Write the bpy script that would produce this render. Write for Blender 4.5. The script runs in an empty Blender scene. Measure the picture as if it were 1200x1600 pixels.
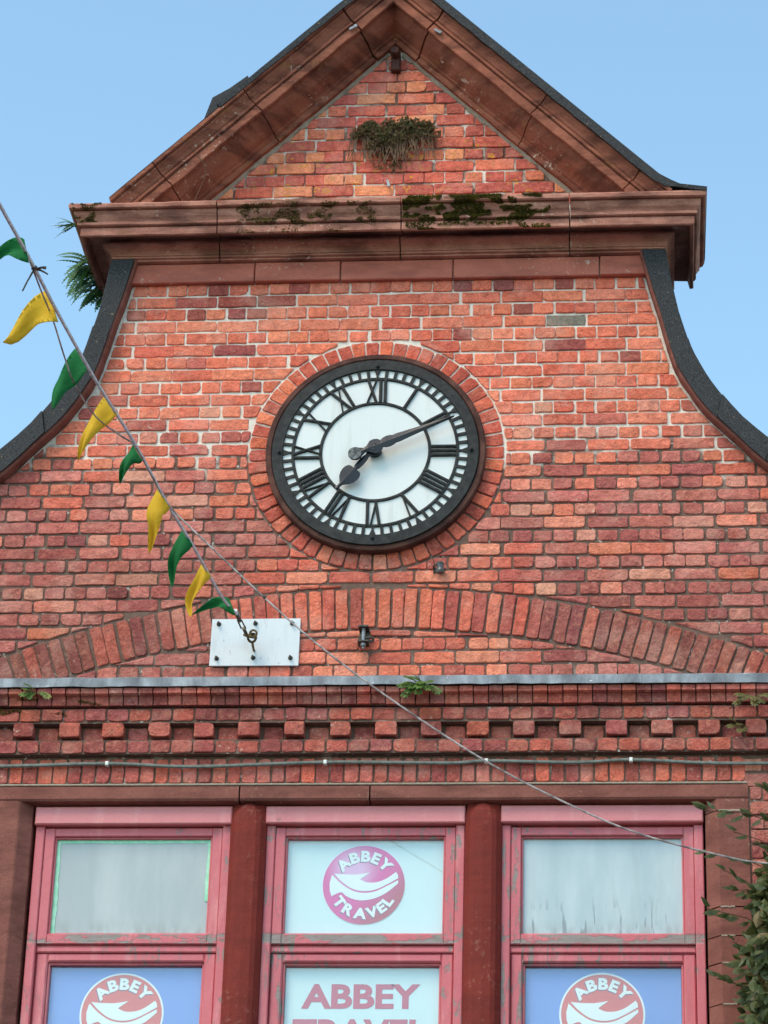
import bpy, bmesh, math, random
from mathutils import Vector, Matrix, noise
from mathutils.geometry import tessellate_polygon

R_ = math.radians
S = bpy.context.scene
COL = S.collection
ZB = 8.8626                     # clock centre above the street; Z below is measured from the clock

# ------------------------------------------------------------------ camera
cd = bpy.data.cameras.new('camera'); cam = bpy.data.objects.new('camera', cd); COL.objects.link(cam)
cd.sensor_fit = 'HORIZONTAL'; cd.sensor_width = 36; cd.lens = 4564.86 / 1200 * 36
cd.clip_start = .1; cd.clip_end = 2000
yw, pt, rl = R_(-5.51629), R_(26.18612), R_(1.75678)
fw = Vector((math.sin(yw)*math.cos(pt), math.cos(yw)*math.cos(pt), math.sin(pt)))
rt0 = Vector((math.cos(yw), -math.sin(yw), 0)); up0 = rt0.cross(fw)
rt = math.cos(rl)*rt0 + math.sin(rl)*up0; up = -math.sin(rl)*rt0 + math.cos(rl)*up0
m = Matrix((rt, up, -fw)).transposed().to_4x4(); m.translation = (1.40752, -14.03033, 1.6)
cam.matrix_world = m
S.camera = cam

# ------------------------------------------------------------------ light
SUN_EL, SUN_AZ = R_(54), R_(-146)      # azimuth from +Y towards +X: behind the camera, to the left
w = bpy.data.worlds.new('World'); S.world = w; w.use_nodes = True
nt = w.node_tree; bg = nt.nodes['Background']
sk = nt.nodes.new('ShaderNodeTexSky'); sk.sky_type = 'NISHITA'; sk.sun_disc = False
sk.sun_elevation = SUN_EL; sk.sun_rotation = SUN_AZ; sk.altitude = 0; sk.air_density = 1.0; sk.dust_density = .6; sk.ozone_density = .3
tn = nt.nodes.new('ShaderNodeMix'); tn.data_type = 'RGBA'; tn.blend_type = 'MULTIPLY'; tn.inputs['Factor'].default_value = 1; tn.inputs[7].default_value = (.96, 1.09, .97, 1)
nt.links.new(sk.outputs[0], tn.inputs[6]); nt.links.new(tn.outputs[2], bg.inputs[0]); bg.inputs[1].default_value = .15
sl = bpy.data.lights.new('sun', 'SUN'); sl.energy = 1.12; sl.angle = R_(28); sl.color = (1, .80, .62)
sun = bpy.data.objects.new('sun', sl); COL.objects.link(sun)
sd = Vector((math.sin(SUN_AZ)*math.cos(SUN_EL), math.cos(SUN_AZ)*math.cos(SUN_EL), math.sin(SUN_EL)))
sun.rotation_euler = sd.to_track_quat('Z', 'Y').to_euler()
S.view_settings.view_transform = 'Standard'; S.view_settings.look = 'None'
S.view_settings.exposure = 1.12; S.view_settings.gamma = 1; S.view_settings.use_curve_mapping = False

rng = random.Random(7)
def U(a, b): return rng.uniform(a, b)
def lin(r, g, b):
    f = lambda c: c/12.92 if c <= .04045 else ((c+.055)/1.055)**2.4
    return (f(r/255), f(g/255), f(b/255))

# ------------------------------------------------------------------ material helpers
class NT:
    def __init__(s, name, rough=.8):
        s.m = bpy.data.materials.new(name); s.m.use_nodes = True; s.t = s.m.node_tree
        s.b = s.t.nodes['Principled BSDF']; s.b.inputs['Roughness'].default_value = rough
        s.pos = s.node('ShaderNodeNewGeometry').outputs['Position']
    def node(s, ty, **kw):
        n = s.t.nodes.new(ty)
        for k, v in kw.items():
            setattr(n, k, v)
        return n
    def put(s, sock, v):
        if v is None: return
        if hasattr(v, 'is_linked') or isinstance(v, bpy.types.NodeSocket): s.t.links.new(v, sock)
        elif isinstance(v, (tuple, list)) and len(v) == 3 and sock.type == 'RGBA': sock.default_value = (*v, 1)
        else: sock.default_value = v
    def noise(s, scale, detail=4, rough=.55, vec=None, dist=0):
        n = s.node('ShaderNodeTexNoise'); n.inputs['Scale'].default_value = scale; n.inputs['Detail'].default_value = detail
        n.inputs['Roughness'].default_value = rough; n.inputs['Distortion'].default_value = dist
        s.put(n.inputs['Vector'], vec or s.pos); return n.outputs['Fac']
    def scaled(s, v, vec=None):
        n = s.node('ShaderNodeMapping'); n.inputs['Scale'].default_value = v; s.put(n.inputs['Vector'], vec or s.pos); return n.outputs[0]
    def shift(s, v, vec=None):
        n = s.node('ShaderNodeMapping'); n.inputs['Location'].default_value = v; s.put(n.inputs['Vector'], vec or s.pos); return n.outputs[0]
    def ramp(s, fac, a, b, ca=0., cb=1.):
        n = s.node('ShaderNodeMapRange'); n.interpolation_type = 'SMOOTHSTEP'
        for k, v in zip(('Value', 'From Min', 'From Max', 'To Min', 'To Max'), (fac, a, b, ca, cb)): s.put(n.inputs[k], v)
        return n.outputs[0]
    def mix(s, fac, a, b, mode='MIX'):
        n = s.node('ShaderNodeMix', data_type='RGBA', blend_type=mode)
        s.put(n.inputs['Factor'], fac); s.put(n.inputs[6], a); s.put(n.inputs[7], b); return n.outputs[2]
    def math(s, op, a, b=None):
        n = s.node('ShaderNodeMath', operation=op); s.put(n.inputs[0], a); s.put(n.inputs[1], b); return n.outputs[0]
    def xyz(s):
        n = s.node('ShaderNodeSeparateXYZ'); s.put(n.inputs[0], s.pos); return n.outputs
    def bump(s, h, strength=.5, dist=.004):
        n = s.node('ShaderNodeBump'); n.inputs['Strength'].default_value = strength; n.inputs['Distance'].default_value = dist
        s.put(n.inputs['Height'], h); s.put(s.b.inputs['Normal'], n.outputs[0])
    def col(s, c): s.put(s.b.inputs['Base Color'], c); return s
    def rough(s, c): s.put(s.b.inputs['Roughness'], c); return s

def zmask(n, z0, z1):  # 0 below z0, 1 above z1 (heights from the clock)
    return n.ramp(n.xyz()[2], z0+ZB, z1+ZB)

def brick_material(name, attr):
    n = NT(name, .88)
    if attr: base = n.node('ShaderNodeAttribute', attribute_name='Col').outputs['Color']
    else: base = n.node('ShaderNodeObjectInfo').outputs['Color']
    n.b.inputs['Specular IOR Level'].default_value = .2
    blot = n.noise(21, 6, .72)
    c = n.mix(n.ramp(blot, .38, .66, .0, .8), base, n.mix(1., base, (.62, .56, .56), 'MULTIPLY'))
    c = n.mix(n.ramp(n.noise(31, 4, .6, n.shift((3, 7, 1))), .53, .68, 0, .7), c, n.mix(.45, base, lin(232, 158, 128)))
    fine = n.noise(125, 4, .75)
    c = n.mix(n.ramp(fine, .38, .64, .0, .55), c, n.mix(1., c, (.58, .52, .52), 'MULTIPLY'))
    # soot and damp in broad patches
    c = n.mix(n.ramp(n.noise(1.7, 6, .65, n.shift((9, 2, 4))), .50, .68, 0, .34), c, n.mix(1., c, (.58, .52, .5), 'MULTIPLY'))
    c = n.mix(n.ramp(n.noise(4.2, 5, .65, n.shift((2, 9, 7))), .46, .68, 0, .32), c, lin(226, 172, 152))
    c = n.mix(n.ramp(n.noise(2.2, 5, .6, n.scaled((3.2, 1, .35))), .54, .70, 0, .30), c, n.mix(1., c, (.55, .5, .48), 'MULTIPLY'))
    # lime bloom and paint flecks
    bloom = n.math('MULTIPLY', n.ramp(n.noise(38, 5, .7, n.shift((1, 5, 2))), .60, .68), n.ramp(n.noise(3.1, 3, .5, n.shift((4, 4, 8))), .52, .66))
    c = n.mix(n.math('MULTIPLY', bloom, .75), c, lin(222, 200, 186))
    # orange lichen rings on the tympanum bricks
    v = n.node('ShaderNodeTexVoronoi', feature='F1'); v.inputs['Scale'].default_value = 13; v.inputs['Randomness'].default_value = 1
    n.put(v.inputs['Vector'], n.scaled((1, 0, 1.15)))
    d = n.math('ADD', v.outputs['Distance'], n.ramp(n.noise(60, 2, .5), .2, .8, -.07, .07))
    ring = n.math('SUBTRACT', n.ramp(d, .16, .20), n.ramp(d, .27, .33))
    ch = n.node('ShaderNodeSeparateColor'); n.put(ch.inputs[0], v.outputs['Color'])
    sel = n.math('MULTIPLY', n.ramp(ch.outputs[0], .60, .62), n.math('MULTIPLY', zmask(n, 1.60, 1.70), n.ramp(n.xyz()[2], 1.98+ZB, 2.14+ZB, 1, 0)))
    c = n.mix(n.math('MULTIPLY', n.math('MULTIPLY', ring, sel), .85), c, lin(222, 150, 62))
    yel = n.math('MULTIPLY', n.ramp(n.noise(22, 4, .6, n.shift((7, 1, 3))), .55, .66), n.math('MULTIPLY', zmask(n, 1.62, 1.75), n.ramp(n.xyz()[2], 1.95+ZB, 2.1+ZB, 1, 0)))
    c = n.mix(n.math('MULTIPLY', yel, .55), c, lin(206, 150, 84))
    n.col(c)
    h = n.math('ADD', n.noise(70, 6, .72), n.math('MULTIPLY', n.noise(26, 4, .6, n.shift((5, 5, 5))), 1.6))
    n.bump(h, .8, .012)
    return n.m
BRICK_O = brick_material('brick', False); BRICK_A = brick_material('brick_mass', True)

def mk_mortar():
    n = NT('mortar', .95)
    z = n.xyz()[2]
    up_ = n.math('MULTIPLY', n.ramp(z, -.25+ZB, .25+ZB), n.ramp(z, 1.35+ZB, 1.7+ZB, 1, .45))
    f = n.math('ADD', up_, n.ramp(n.noise(4, 5, .6), .3, .7, -.45, .45))
    dark = n.mix(n.noise(30, 4, .6), lin(84, 62, 52), lin(136, 108, 94))
    lite = n.mix(n.noise(40, 4, .6), lin(212, 190, 168), lin(252, 244, 232))
    c = n.mix(n.ramp(f, .3, .75), dark, lite)
    c = n.mix(n.math('MULTIPLY', n.ramp(n.noise(26, 4, .6, n.shift((2, 2, 2))), .62, .7), .7), c, lin(225, 215, 205))
    n.col(c); n.bump(n.noise(110, 5, .7), .9, .006); return n.m
MORTAR = mk_mortar()
def mk_cement():
    n = NT('cement', .95); n.col(n.mix(n.noise(25, 5, .65), lin(132, 112, 96), lin(200, 184, 164))); n.bump(n.noise(80, 5, .7), 1, .008); return n.m
CEMENT = mk_cement()

def stone_material(name, a, b, dark, white=.5, blotch=1., rough=.85, tint=None):
    n = NT(name, rough); n.b.inputs['Specular IOR Level'].default_value = .2
    c = n.mix(n.ramp(n.noise(5, 6, .62), .3, .7), lin(*a), lin(*b))
    streak = n.noise(3.2, 5, .6, n.scaled((1, 1, 4)))
    c = n.mix(n.ramp(streak, .42, .68, 0, .8*blotch), c, lin(*dark))
    c = n.mix(n.ramp(n.noise(120, 4, .7), .35, .75, 0, .35), c, lin(*dark))
    wl = n.math('MULTIPLY', n.ramp(n.noise(30, 6, .72, n.shift((5, 1, 2))), .58, .64), n.ramp(n.noise(2.4, 3, .5, n.shift((1, 8, 3))), .50, .62))
    c = n.mix(n.math('MULTIPLY', wl, white), c, lin(206, 176, 156))
    if tint:
        c = n.mix(n.math('MULTIPLY', n.ramp(n.noise(9, 5, .65, n.shift((3, 3, 6))), .60, .70), .5), c, lin(*tint))
    n.col(c)
    n.bump(n.math('ADD', n.noise(60, 6, .7), n.math('MULTIPLY', n.noise(14, 4, .55), 1.5)), .6, .006)
    return n.m
STONE = stone_material('brown_sandstone', (204, 142, 121), (170, 110, 93), (104, 66, 56), 1., tint=(134, 112, 66))
STONE_RED = stone_material('red_sandstone', (206, 120, 101), (190, 107, 90), (138, 78, 66), .9, .6)
STONE_RAKE = stone_material('brown_sandstone_rake', (172, 105, 82), (142, 82, 64), (88, 50, 40), 1., tint=(150, 104, 60))
STONE_PAINT = stone_material('painted_stone', (150, 94, 82), (132, 80, 70), (100, 60, 52), .25, .8)
MULL = stone_material('oxblood_paint', (134, 50, 40), (120, 44, 36), (96, 36, 30), .12, .5, .7)

def mk_felt():
    n = NT('roofing_felt', .9)
    g = n.noise(150, 4, .8)
    c = n.mix(n.ramp(g, .38, .70), lin(30, 30, 32), lin(80, 79, 81))
    c = n.mix(n.ramp(n.noise(6, 5, .6), .5, .7, 0, .5), c, lin(58, 57, 58))
    c = n.mix(n.math('MULTIPLY', n.ramp(n.noise(40, 3, .6, n.shift((4, 4, 1))), .69, .72), .8), c, lin(168, 140, 96))
    n.col(c); n.bump(g, .8, .004); return n.m
FELT = mk_felt()
def mk_lead():
    n = NT('lead', .55); c = n.mix(n.ramp(n.noise(7, 6, .65, n.scaled((1, 1, .4))), .35, .7), lin(96, 100, 106), lin(156, 162, 168))
    c = n.mix(n.math('MULTIPLY', n.ramp(n.noise(16, 4, .6), .66, .7), .8), c, lin(225, 228, 228))
    n.col(c); n.b.inputs['Metallic'].default_value = .25; n.bump(n.noise(14, 4, .5), .5, .01); return n.m
LEAD = mk_lead()
def mk_pink(name, wear):
    n = NT(name, .5)
    c = n.mix(n.noise(6, 5, .6), lin(226, 140, 140), lin(212, 122, 124)) if wear <= 0 else n.mix(n.noise(6, 5, .6), lin(211, 111, 117), lin(196, 95, 103))
    c = n.mix(n.ramp(n.noise(5, 4, .6, n.scaled((3, 1, .6))), .5, .8, 0, .45), c, lin(234, 166, 162))
    c = n.mix(n.ramp(n.noise(90, 3, .6), .55, .8, 0, .3), c, lin(150, 72, 78))
    f = n.math('MULTIPLY', n.ramp(n.noise(20, 6, .7, n.scaled((1, 1, .55))), .60-wear*.04, .62-wear*.04), n.ramp(n.noise(2.6, 3, .5, n.shift((2, 3, 5))), .62-wear*.14, .68-wear*.14))
    if wear > 0:
        z = n.xyz()[2]; rail = n.math('MULTIPLY', n.ramp(z, ZB-2.722, ZB-2.706), n.ramp(z, ZB-2.672, ZB-2.655, 1, 0))
        f = n.math('MAXIMUM', f, n.math('MULTIPLY', rail, n.ramp(n.noise(5, 6, .7, n.scaled((1, 1, 3))), .47, .50)))
        f = n.math('MAXIMUM', f, n.math('MULTIPLY', n.ramp(n.noise(11, 6, .75, n.scaled((3, 1, .5))), .55, .57), n.ramp(n.noise(1.7, 2, .5, n.shift((6, 1, 2))), .5, .58)))
    c = n.mix(f, c, n.mix(n.noise(30, 4, .6, n.scaled((.4, 1, 2.5))), lin(112, 98, 92), lin(168, 154, 148)))
    n.col(c); n.bump(n.math('ADD', n.math('MULTIPLY', f, -1.2), n.noise(60, 4, .6)), .5, .004); return n.m
PINK = mk_pink('pink_paint', .0); PINK_DEEP = mk_pink('deep_pink_paint', .12); PINK_WORN = mk_pink('worn_pink_paint', .62)
def plain(name, c, rough=.5, metal=0., c2=None, sc=20, bump=0.):
    n = NT(name, rough); n.b.inputs['Metallic'].default_value = metal
    n.col(n.mix(n.ramp(n.noise(sc, 5, .65), .35, .68), lin(*c), lin(*(c2 or c))))
    if bump: n.bump(n.noise(sc*4, 4, .6), .5, bump)
    return n.m
IRON = plain('black_iron', (20, 20, 20), .5, .0, (46, 46, 44), 26, .003); IRON.node_tree.nodes['Principled BSDF'].inputs['Specular IOR Level'].default_value = .25
BEZEL = plain('bezel_iron', (66, 40, 35), .8, 0, (104, 68, 58), 9, .004); BEZEL.node_tree.nodes['Principled BSDF'].inputs['Specular IOR Level'].default_value = .2
HAND = plain('hand_enamel', (16, 20, 30), .4, 0, (30, 34, 42), 9); HAND.node_tree.nodes['Principled BSDF'].inputs['Specular IOR Level'].default_value = .35
def mk_dial():
    n = NT('opal_dial', .35); c = n.mix(n.noise(4, 5, .6), lin(226, 226, 222), lin(214, 216, 212))
    c = n.mix(n.ramp(n.noise(3, 5, .6, n.scaled((5, 1, .5))), .52, .74, 0, .35), c, lin(176, 172, 158))
    c = n.mix(n.math('MULTIPLY', n.ramp(n.noise(50, 4, .7), .66, .72), .35), c, lin(150, 140, 122)); n.col(c); return n.m
DIAL = mk_dial()
HANDBACK = plain('scuffed_plate', (40, 40, 40), .5, .2, (120, 120, 118), 45)
def mk_plate():
    n = NT('galvanised_plate', .5); c = n.mix(n.noise(6, 5, .6), lin(222, 224, 224), lin(204, 210, 214))
    c = n.mix(n.ramp(n.noise(5, 5, .65, n.scaled((5, 1, .6))), .54, .74, 0, .25), c, lin(168, 166, 160))
    c = n.mix(n.math('MULTIPLY', n.ramp(n.noise(34, 5, .7, n.scaled((2, 1, .7))), .63, .68), .5), c, lin(140, 104, 78)); n.col(c); n.bump(n.noise(30, 4, .6), .3, .003); return n.m
PLATE = mk_plate()
STEEL = plain('dark_steel', (62, 58, 54), .5, .6, (96, 88, 78), 40)
BRASS = plain('tarnished_brass', (112, 92, 52), .5, .6, (70, 58, 36), 60)
RUST = plain('rusty_iron', (62, 34, 28), .8, .1, (92, 50, 38), 40, .003)
CABLE = plain('cable_sheath', (120, 124, 116), .55, 0, (92, 96, 90), 30)
CLIP = plain('white_plastic', (236, 236, 230), .5)
WIRE = plain('wire_cable', (196, 182, 178), .5, .2, (112, 98, 94), 18)
ROPE = plain('rope', (236, 228, 230), .8, 0, (190, 178, 186), 60)
def cloth(name, c, c2):
    n = NT(name, .85); k = n.mix(n.noise(12, 4, .6), lin(*c), lin(*c2)); n.col(k)
    tr = n.node('ShaderNodeBsdfTranslucent'); n.put(tr.inputs[0], k); mx = n.node('ShaderNodeMixShader'); mx.inputs[0].default_value = .5
    n.t.links.new(n.b.outputs[0], mx.inputs[1]); n.t.links.new(tr.outputs[0], mx.inputs[2])
    n.t.links.new(mx.outputs[0], n.t.nodes['Material Output'].inputs[0]); n.bump(n.noise(260, 2, .5), .3, .001); return n.m
GREEN = cloth('green_cloth', (38, 142, 74), (24, 116, 60)); YELLOW = cloth('yellow_cloth', (240, 208, 62), (228, 188, 44))
def leafmat(name, a, b, c3=None):
    n = NT(name, .5); k = n.mix(n.ramp(n.noise(25, 4, .6), .3, .7), lin(*a), lin(*b))
    if c3: k = n.mix(n.ramp(n.noise(6, 4, .6, n.shift((3, 3, 1))), .56, .66), k, lin(*c3))
    n.col(k)
    tr = n.node('ShaderNodeBsdfTranslucent'); n.put(tr.inputs[0], k); mx = n.node('ShaderNodeMixShader'); mx.inputs[0].default_value = .3
    n.t.links.new(n.b.outputs[0], mx.inputs[1]); n.t.links.new(tr.outputs[0], mx.inputs[2])
    n.t.links.new(mx.outputs[0], n.t.nodes['Material Output'].inputs[0]); return n.m
FERN = leafmat('fern_green', (82, 128, 62), (48, 92, 50), (104, 136, 70)); WEED = leafmat('weed_green', (104, 132, 52), (70, 104, 40), (150, 140, 62))
LEAF = leafmat('shrub_leaf', (70, 82, 44), (94, 98, 54), (134, 112, 74)); OLIVE = leafmat('olive_weed', (118, 112, 62), (92, 90, 48), (140, 112, 70)); TWIG = plain('twig', (120, 92, 68), .9, 0, (84, 64, 50), 40)
DRY = leafmat('dry_plant', (150, 128, 98), (110, 108, 72), (168, 132, 100)); MOSS = leafmat('moss', (122, 112, 44), (84, 78, 34), (150, 134, 60))

def print_mat(name, c, c2=None, sc=3, coat=.6):
    n = NT(name, .35); n.col(n.mix(n.noise(sc, 4, .6), lin(*c), lin(*(c2 or c)))); return n.m
WHITEP = print_mat('white_print', (222, 236, 236), (208, 226, 228)); BLUEP = print_mat('blue_print', (134, 158, 222), (122, 148, 214), 2)
REDP = print_mat('salmon_print', (228, 116, 102), (218, 104, 94), 2); TEXTP = print_mat('rose_print', (206, 98, 112), (196, 88, 104))
LETP = print_mat('letter_white', (240, 242, 240), (232, 236, 236)); SHADP = print_mat('letter_grey_edge', (150, 120, 132))
def mk_magenta():
    n = NT('magenta_print', .35); x = n.xyz()
    d = n.node('ShaderNodeVectorMath', operation='DISTANCE'); n.put(d.inputs[0], n.scaled((1, 0, 1))); d.inputs[1].default_value = (-.06, 0, ZB-2.30)
    f = n.ramp(d.outputs['Value'], .03, .16)
    c = n.mix(f, lin(232, 180, 214), lin(226, 90, 156))
    g = n.ramp(n.math('SUBTRACT', x[0], n.math('SUBTRACT', x[2], ZB-2.387)), .02, .26)
    n.col(n.mix(g, c, lin(190, 92, 100))); return n.m
MAGENTA = mk_magenta()
def mk_glass():
    n = NT('window_glass', .03); t = n.t
    gl = n.node('ShaderNodeBsdfGlossy'); gl.inputs['Roughness'].default_value = .02
    tr = n.node('ShaderNodeBsdfTransparent'); tr.inputs[0].default_value = (.98, 1, .995, 1)
    lw = n.node('ShaderNodeLayerWeight'); fac = n.math('ADD', n.math('MULTIPLY', n.math('POWER', lw.outputs['Facing'], 4.), .7), .06)
    mx = n.node('ShaderNodeMixShader'); t.links.new(fac, mx.inputs[0]); t.links.new(tr.outputs[0], mx.inputs[1]); t.links.new(gl.outputs[0], mx.inputs[2])
    t.links.new(mx.outputs[0], t.nodes['Material Output'].inputs[0]); return n.m
GLASS = mk_glass()
def mk_film(name, a, b, drips):
    n = NT(name, .28)
    c = n.mix(n.ramp(n.noise(2.2, 4, .55, n.scaled((2.2, 1, .7))), .3, .72), lin(*a), lin(*b))
    c = n.mix(n.ramp(n.noise(40, 5, .7), .55, .8, 0, .25), c, lin(150, 156, 154))
    if drips:
        dr = n.math('MULTIPLY', n.ramp(n.noise(26, 2, .4, n.scaled((1.5, 1, .22))), .60, .64), n.ramp(n.xyz()[2], ZB-2.42, ZB-2.60))
        c = n.mix(n.math('MULTIPLY', dr, .7), c, lin(122, 134, 140))
    gr = n.math('MULTIPLY', n.ramp(n.xyz()[2], ZB-2.56, ZB-2.66), n.ramp(n.noise(14, 5, .7, n.scaled((2, 1, .6))), .42, .6))
    c = n.mix(n.math('MULTIPLY', gr, .4), c, lin(128, 128, 120))
    c = n.mix(n.ramp(n.noise(3, 4, .6, n.scaled((6, 1, .5))), .5, .75, 0, .16), c, lin(146, 152, 154))
    n.col(c); n.bump(n.noise(5, 3, .5), .06, .01); return n.m
FILM = mk_film('pale_window_film', (168, 176, 176), (188, 194, 192), False); FILM_D = mk_film('stained_window_film', (172, 188, 192), (194, 206, 208), True)
TAPE = plain('green_tape', (176, 230, 200), .5, 0, (140, 212, 174), 24)
DARK = plain('dark_room', (30, 28, 28), .9)

# ------------------------------------------------------------------ object helpers
WL = {}
def empty(name, loc, parent=None):
    o = bpy.data.objects.new(name, None); COL.objects.link(o); o.empty_display_size = .1
    w_ = Vector((loc[0], loc[1], loc[2]+ZB)); WL[o.name] = w_
    if parent: o.parent = parent; o.location = w_ - WL[parent.name]
    else: o.location = w_
    return o
def mk(name, vs, fs, mat, parent=None, smooth=False, cols=None):
    """one mesh object from world points (Z from the clock); its origin goes to the bottom middle of its box"""
    lo = [min(v[k] for v in vs) for k in range(3)]; hi = [max(v[k] for v in vs) for k in range(3)]
    o0 = Vector(((lo[0]+hi[0])/2, (lo[1]+hi[1])/2, lo[2]))
    me = bpy.data.meshes.new(name); me.from_pydata([(v[0]-o0[0], v[1]-o0[1], v[2]-o0[2]) for v in vs], [], fs)
    if isinstance(mat, (list, tuple)):
        for q in mat: me.materials.append(q)
    else: me.materials.append(mat)
    if cols is not None:
        a = me.color_attributes.new('Col', 'FLOAT_COLOR', 'POINT')
        a.data.foreach_set('color', [x for c in cols for x in (c[0], c[1], c[2], 1)])
    bm = bmesh.new(); bm.from_mesh(me); bmesh.ops.recalc_face_normals(bm, faces=bm.faces); bm.to_mesh(me); bm.free()
    if smooth:
        me.polygons.foreach_set('use_smooth', [True]*len(me.polygons))
    o = bpy.data.objects.new(name, me); COL.objects.link(o)
    w_ = o0 + Vector((0, 0, ZB)); WL[o.name] = w_
    if parent: o.parent = parent; o.location = w_ - WL[parent.name]
    else: o.location = w_
    return o
def tag(o, label=None, cat=None, group=None, kind=None):
    if label: o['label'] = label
    if cat: o['category'] = cat
    if group: o['group'] = group
    if kind: o['kind'] = kind
    return o
class MB:
    def __init__(s): s.v = []; s.f = []; s.c = []
    def add(s, vs, fs, c=None):
        k = len(s.v); s.v += [tuple(v) for v in vs]; s.f += [tuple(i+k for i in f) for f in fs]
        if c: s.c += [c]*len(vs)
    def box(s, x0, x1, y0, y1, z0, z1, b=0.):
        if b <= 0:
            s.add([(x0,y0,z0),(x1,y0,z0),(x1,y1,z0),(x0,y1,z0),(x0,y0,z1),(x1,y0,z1),(x1,y1,z1),(x0,y1,z1)],
                  [(0,3,2,1),(4,5,6,7),(0,1,5,4),(1,2,6,5),(2,3,7,6),(3,0,4,7)]); return
        # front (low y) edges bevelled
        s.add([(x0,y1,z0),(x1,y1,z0),(x1,y1,z1),(x0,y1,z1),(x0,y0+b,z0),(x1,y0+b,z0),(x1,y0+b,z1),(x0,y0+b,z1),
               (x0+b,y0,z0+b),(x1-b,y0,z0+b),(x1-b,y0,z1-b),(x0+b,y0,z1-b)],
              [(3,2,1,0),(0,1,5,4),(1,2,6,5),(2,3,7,6),(3,0,4,7),(4,5,9,8),(5,6,10,9),(6,7,11,10),(7,4,8,11),(8,9,10,11)])
    def prism(s, poly, y0, y1):       # poly in (x, z)
        n = len(poly)
        s.add([(p[0], y0, p[1]) for p in poly]+[(p[0], y1, p[1]) for p in poly],
              [tuple(range(n)), tuple(range(2*n-1, n-1, -1))]+[(i, n+i, n+(i+1) % n, (i+1) % n) for i in range(n)])
    def ring(s, cx, cz, r0, r1, y0, y1, n=72, a0=0, a1=2*math.pi):
        full = abs(a1-a0-2*math.pi) < 1e-6; st = []
        for i in range(n if full else n+1):
            a = a0+(a1-a0)*i/n; c, q = math.sin(a), math.cos(a)
            st.append([(cx+r0*c, y0, cz+r0*q), (cx+r1*c, y0, cz+r1*q), (cx+r1*c, y1, cz+r1*q), (cx+r0*c, y1, cz+r0*q)])
        s.loft(st, full)
    def loft(s, st, closed=False, caps=True):
        n = len(st[0]); k = len(s.v); M = len(st); s.v += [tuple(p) for r in st for p in r]
        for i in range(M if closed else M-1):
            for j in range(n):
                a, b = k+i*n, k+((i+1) % M)*n
                s.f.append((a+j, a+(j+1) % n, b+(j+1) % n, b+j))
        if caps and not closed: s.f += [tuple(range(k+n-1, k-1, -1)), tuple(range(k+(M-1)*n, k+M*n))]
    def tube(s, pts, r, n=8):
        pts = [Vector(p) for p in pts]; st = []
        for i, p in enumerate(pts):
            d = (pts[min(i+1, len(pts)-1)]-pts[max(i-1, 0)]).normalized()
            u_ = d.cross(Vector((0, .3, 1))); u_ = (u_ if u_.length > 1e-4 else d.cross(Vector((1, 0, 0)))).normalized(); v_ = d.cross(u_)
            rr = r[i] if isinstance(r, (list, tuple)) else r
            st.append([p+rr*(math.cos(t)*u_+math.sin(t)*v_) for t in [2*math.pi*k/n for k in range(n)]])
        s.loft(st)
    def lathe(s, c, axis, prof, n=14):      # prof: (radius, distance along axis)
        ax = Vector(axis).normalized(); u_ = ax.cross(Vector((.3, .2, 1))).normalized(); v_ = ax.cross(u_); c = Vector(c)
        s.loft([[c+ax*h+max(r, 1e-4)*(math.cos(t)*u_+math.sin(t)*v_) for t in [2*math.pi*k/n for k in range(n)]] for r, h in prof])
    def build(s, name, mat, parent=None, smooth=False): return mk(name, s.v, s.f, mat, parent, smooth, s.c if s.c and len(s.c) == len(s.v) else None)
def crom(P, k=6):
    P = [Vector(p) for p in P]; out = []
    for i in range(len(P)-1):
        a, b, c, d = P[max(i-1, 0)], P[i], P[i+1], P[min(i+2, len(P)-1)]
        for j in range(k):
            t = j/k; out.append(.5*((2*b)+(c-a)*t+(2*a-5*b+4*c-d)*t*t+(3*b-a-3*c+d)*t**3))
    return out+[P[-1]]
def n3(x, y, z): return noise.noise(Vector((x, y, z)))

# ------------------------------------------------------------------ ground
g = MB(); g.box(-900, 900, -900, 900, -.5-ZB, 0-ZB); tag(g.build('road', plain('asphalt', (66, 66, 68), .9, 0, (84, 84, 84), 3, .01)), kind='structure')
g = MB(); g.box(-40, 40, -2.6, 4, 0-ZB, .13-ZB, .02); tag(g.build('pavement', plain('paving', (118, 114, 110), .9, 0, (100, 98, 96), 2, .006)), kind='structure')

# ================================================================== the building
X0 = .03
B = empty('brick_building', (0, .25, -ZB))
tag(B, 'red brick gabled building with brown stone pediment, curved parapets and three pink windows', 'building')

INNER = [(1.405,1.30),(1.42,1.24),(1.45,1.107),(1.48,.98),(1.518,.84),(1.545,.72),(1.575,.60),(1.605,.50),(1.655,.40),(1.74,.26),(1.83,.155),(1.92,.06),(2.04,-.07),(2.2,-.2),(2.4,-.32),(2.65,-.42),(2.95,-.48),(3.3,-.5)]
OUTER = [(1.545,1.30),(1.552,1.24),(1.57,1.107),(1.588,.99),(1.615,.853),(1.64,.755),(1.668,.65),(1.70,.565),(1.75,.46),(1.80,.375),(1.86,.29),(1.95,.175),(2.085,.045),(2.25,-.085),(2.44,-.2),(2.68,-.295),(2.96,-.35),(3.3,-.37)]
def edge_at(z):          # half width of the brick field at height z, with dx/dz
    for (xa, za), (xb, zb) in zip(INNER, INNER[1:]):
        if zb <= z <= za:
            t = (za-z)/(za-zb); return xa+(xb-xa)*t, (xb-xa)/(zb-za)
    return (INNER[0][0], -.2) if z > INNER[0][1] else (3.3, -9)
ZL, ZLOW, WX = -1.893, -4.5, 1.945     # lintel top, window sill, half width of the window opening

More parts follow.
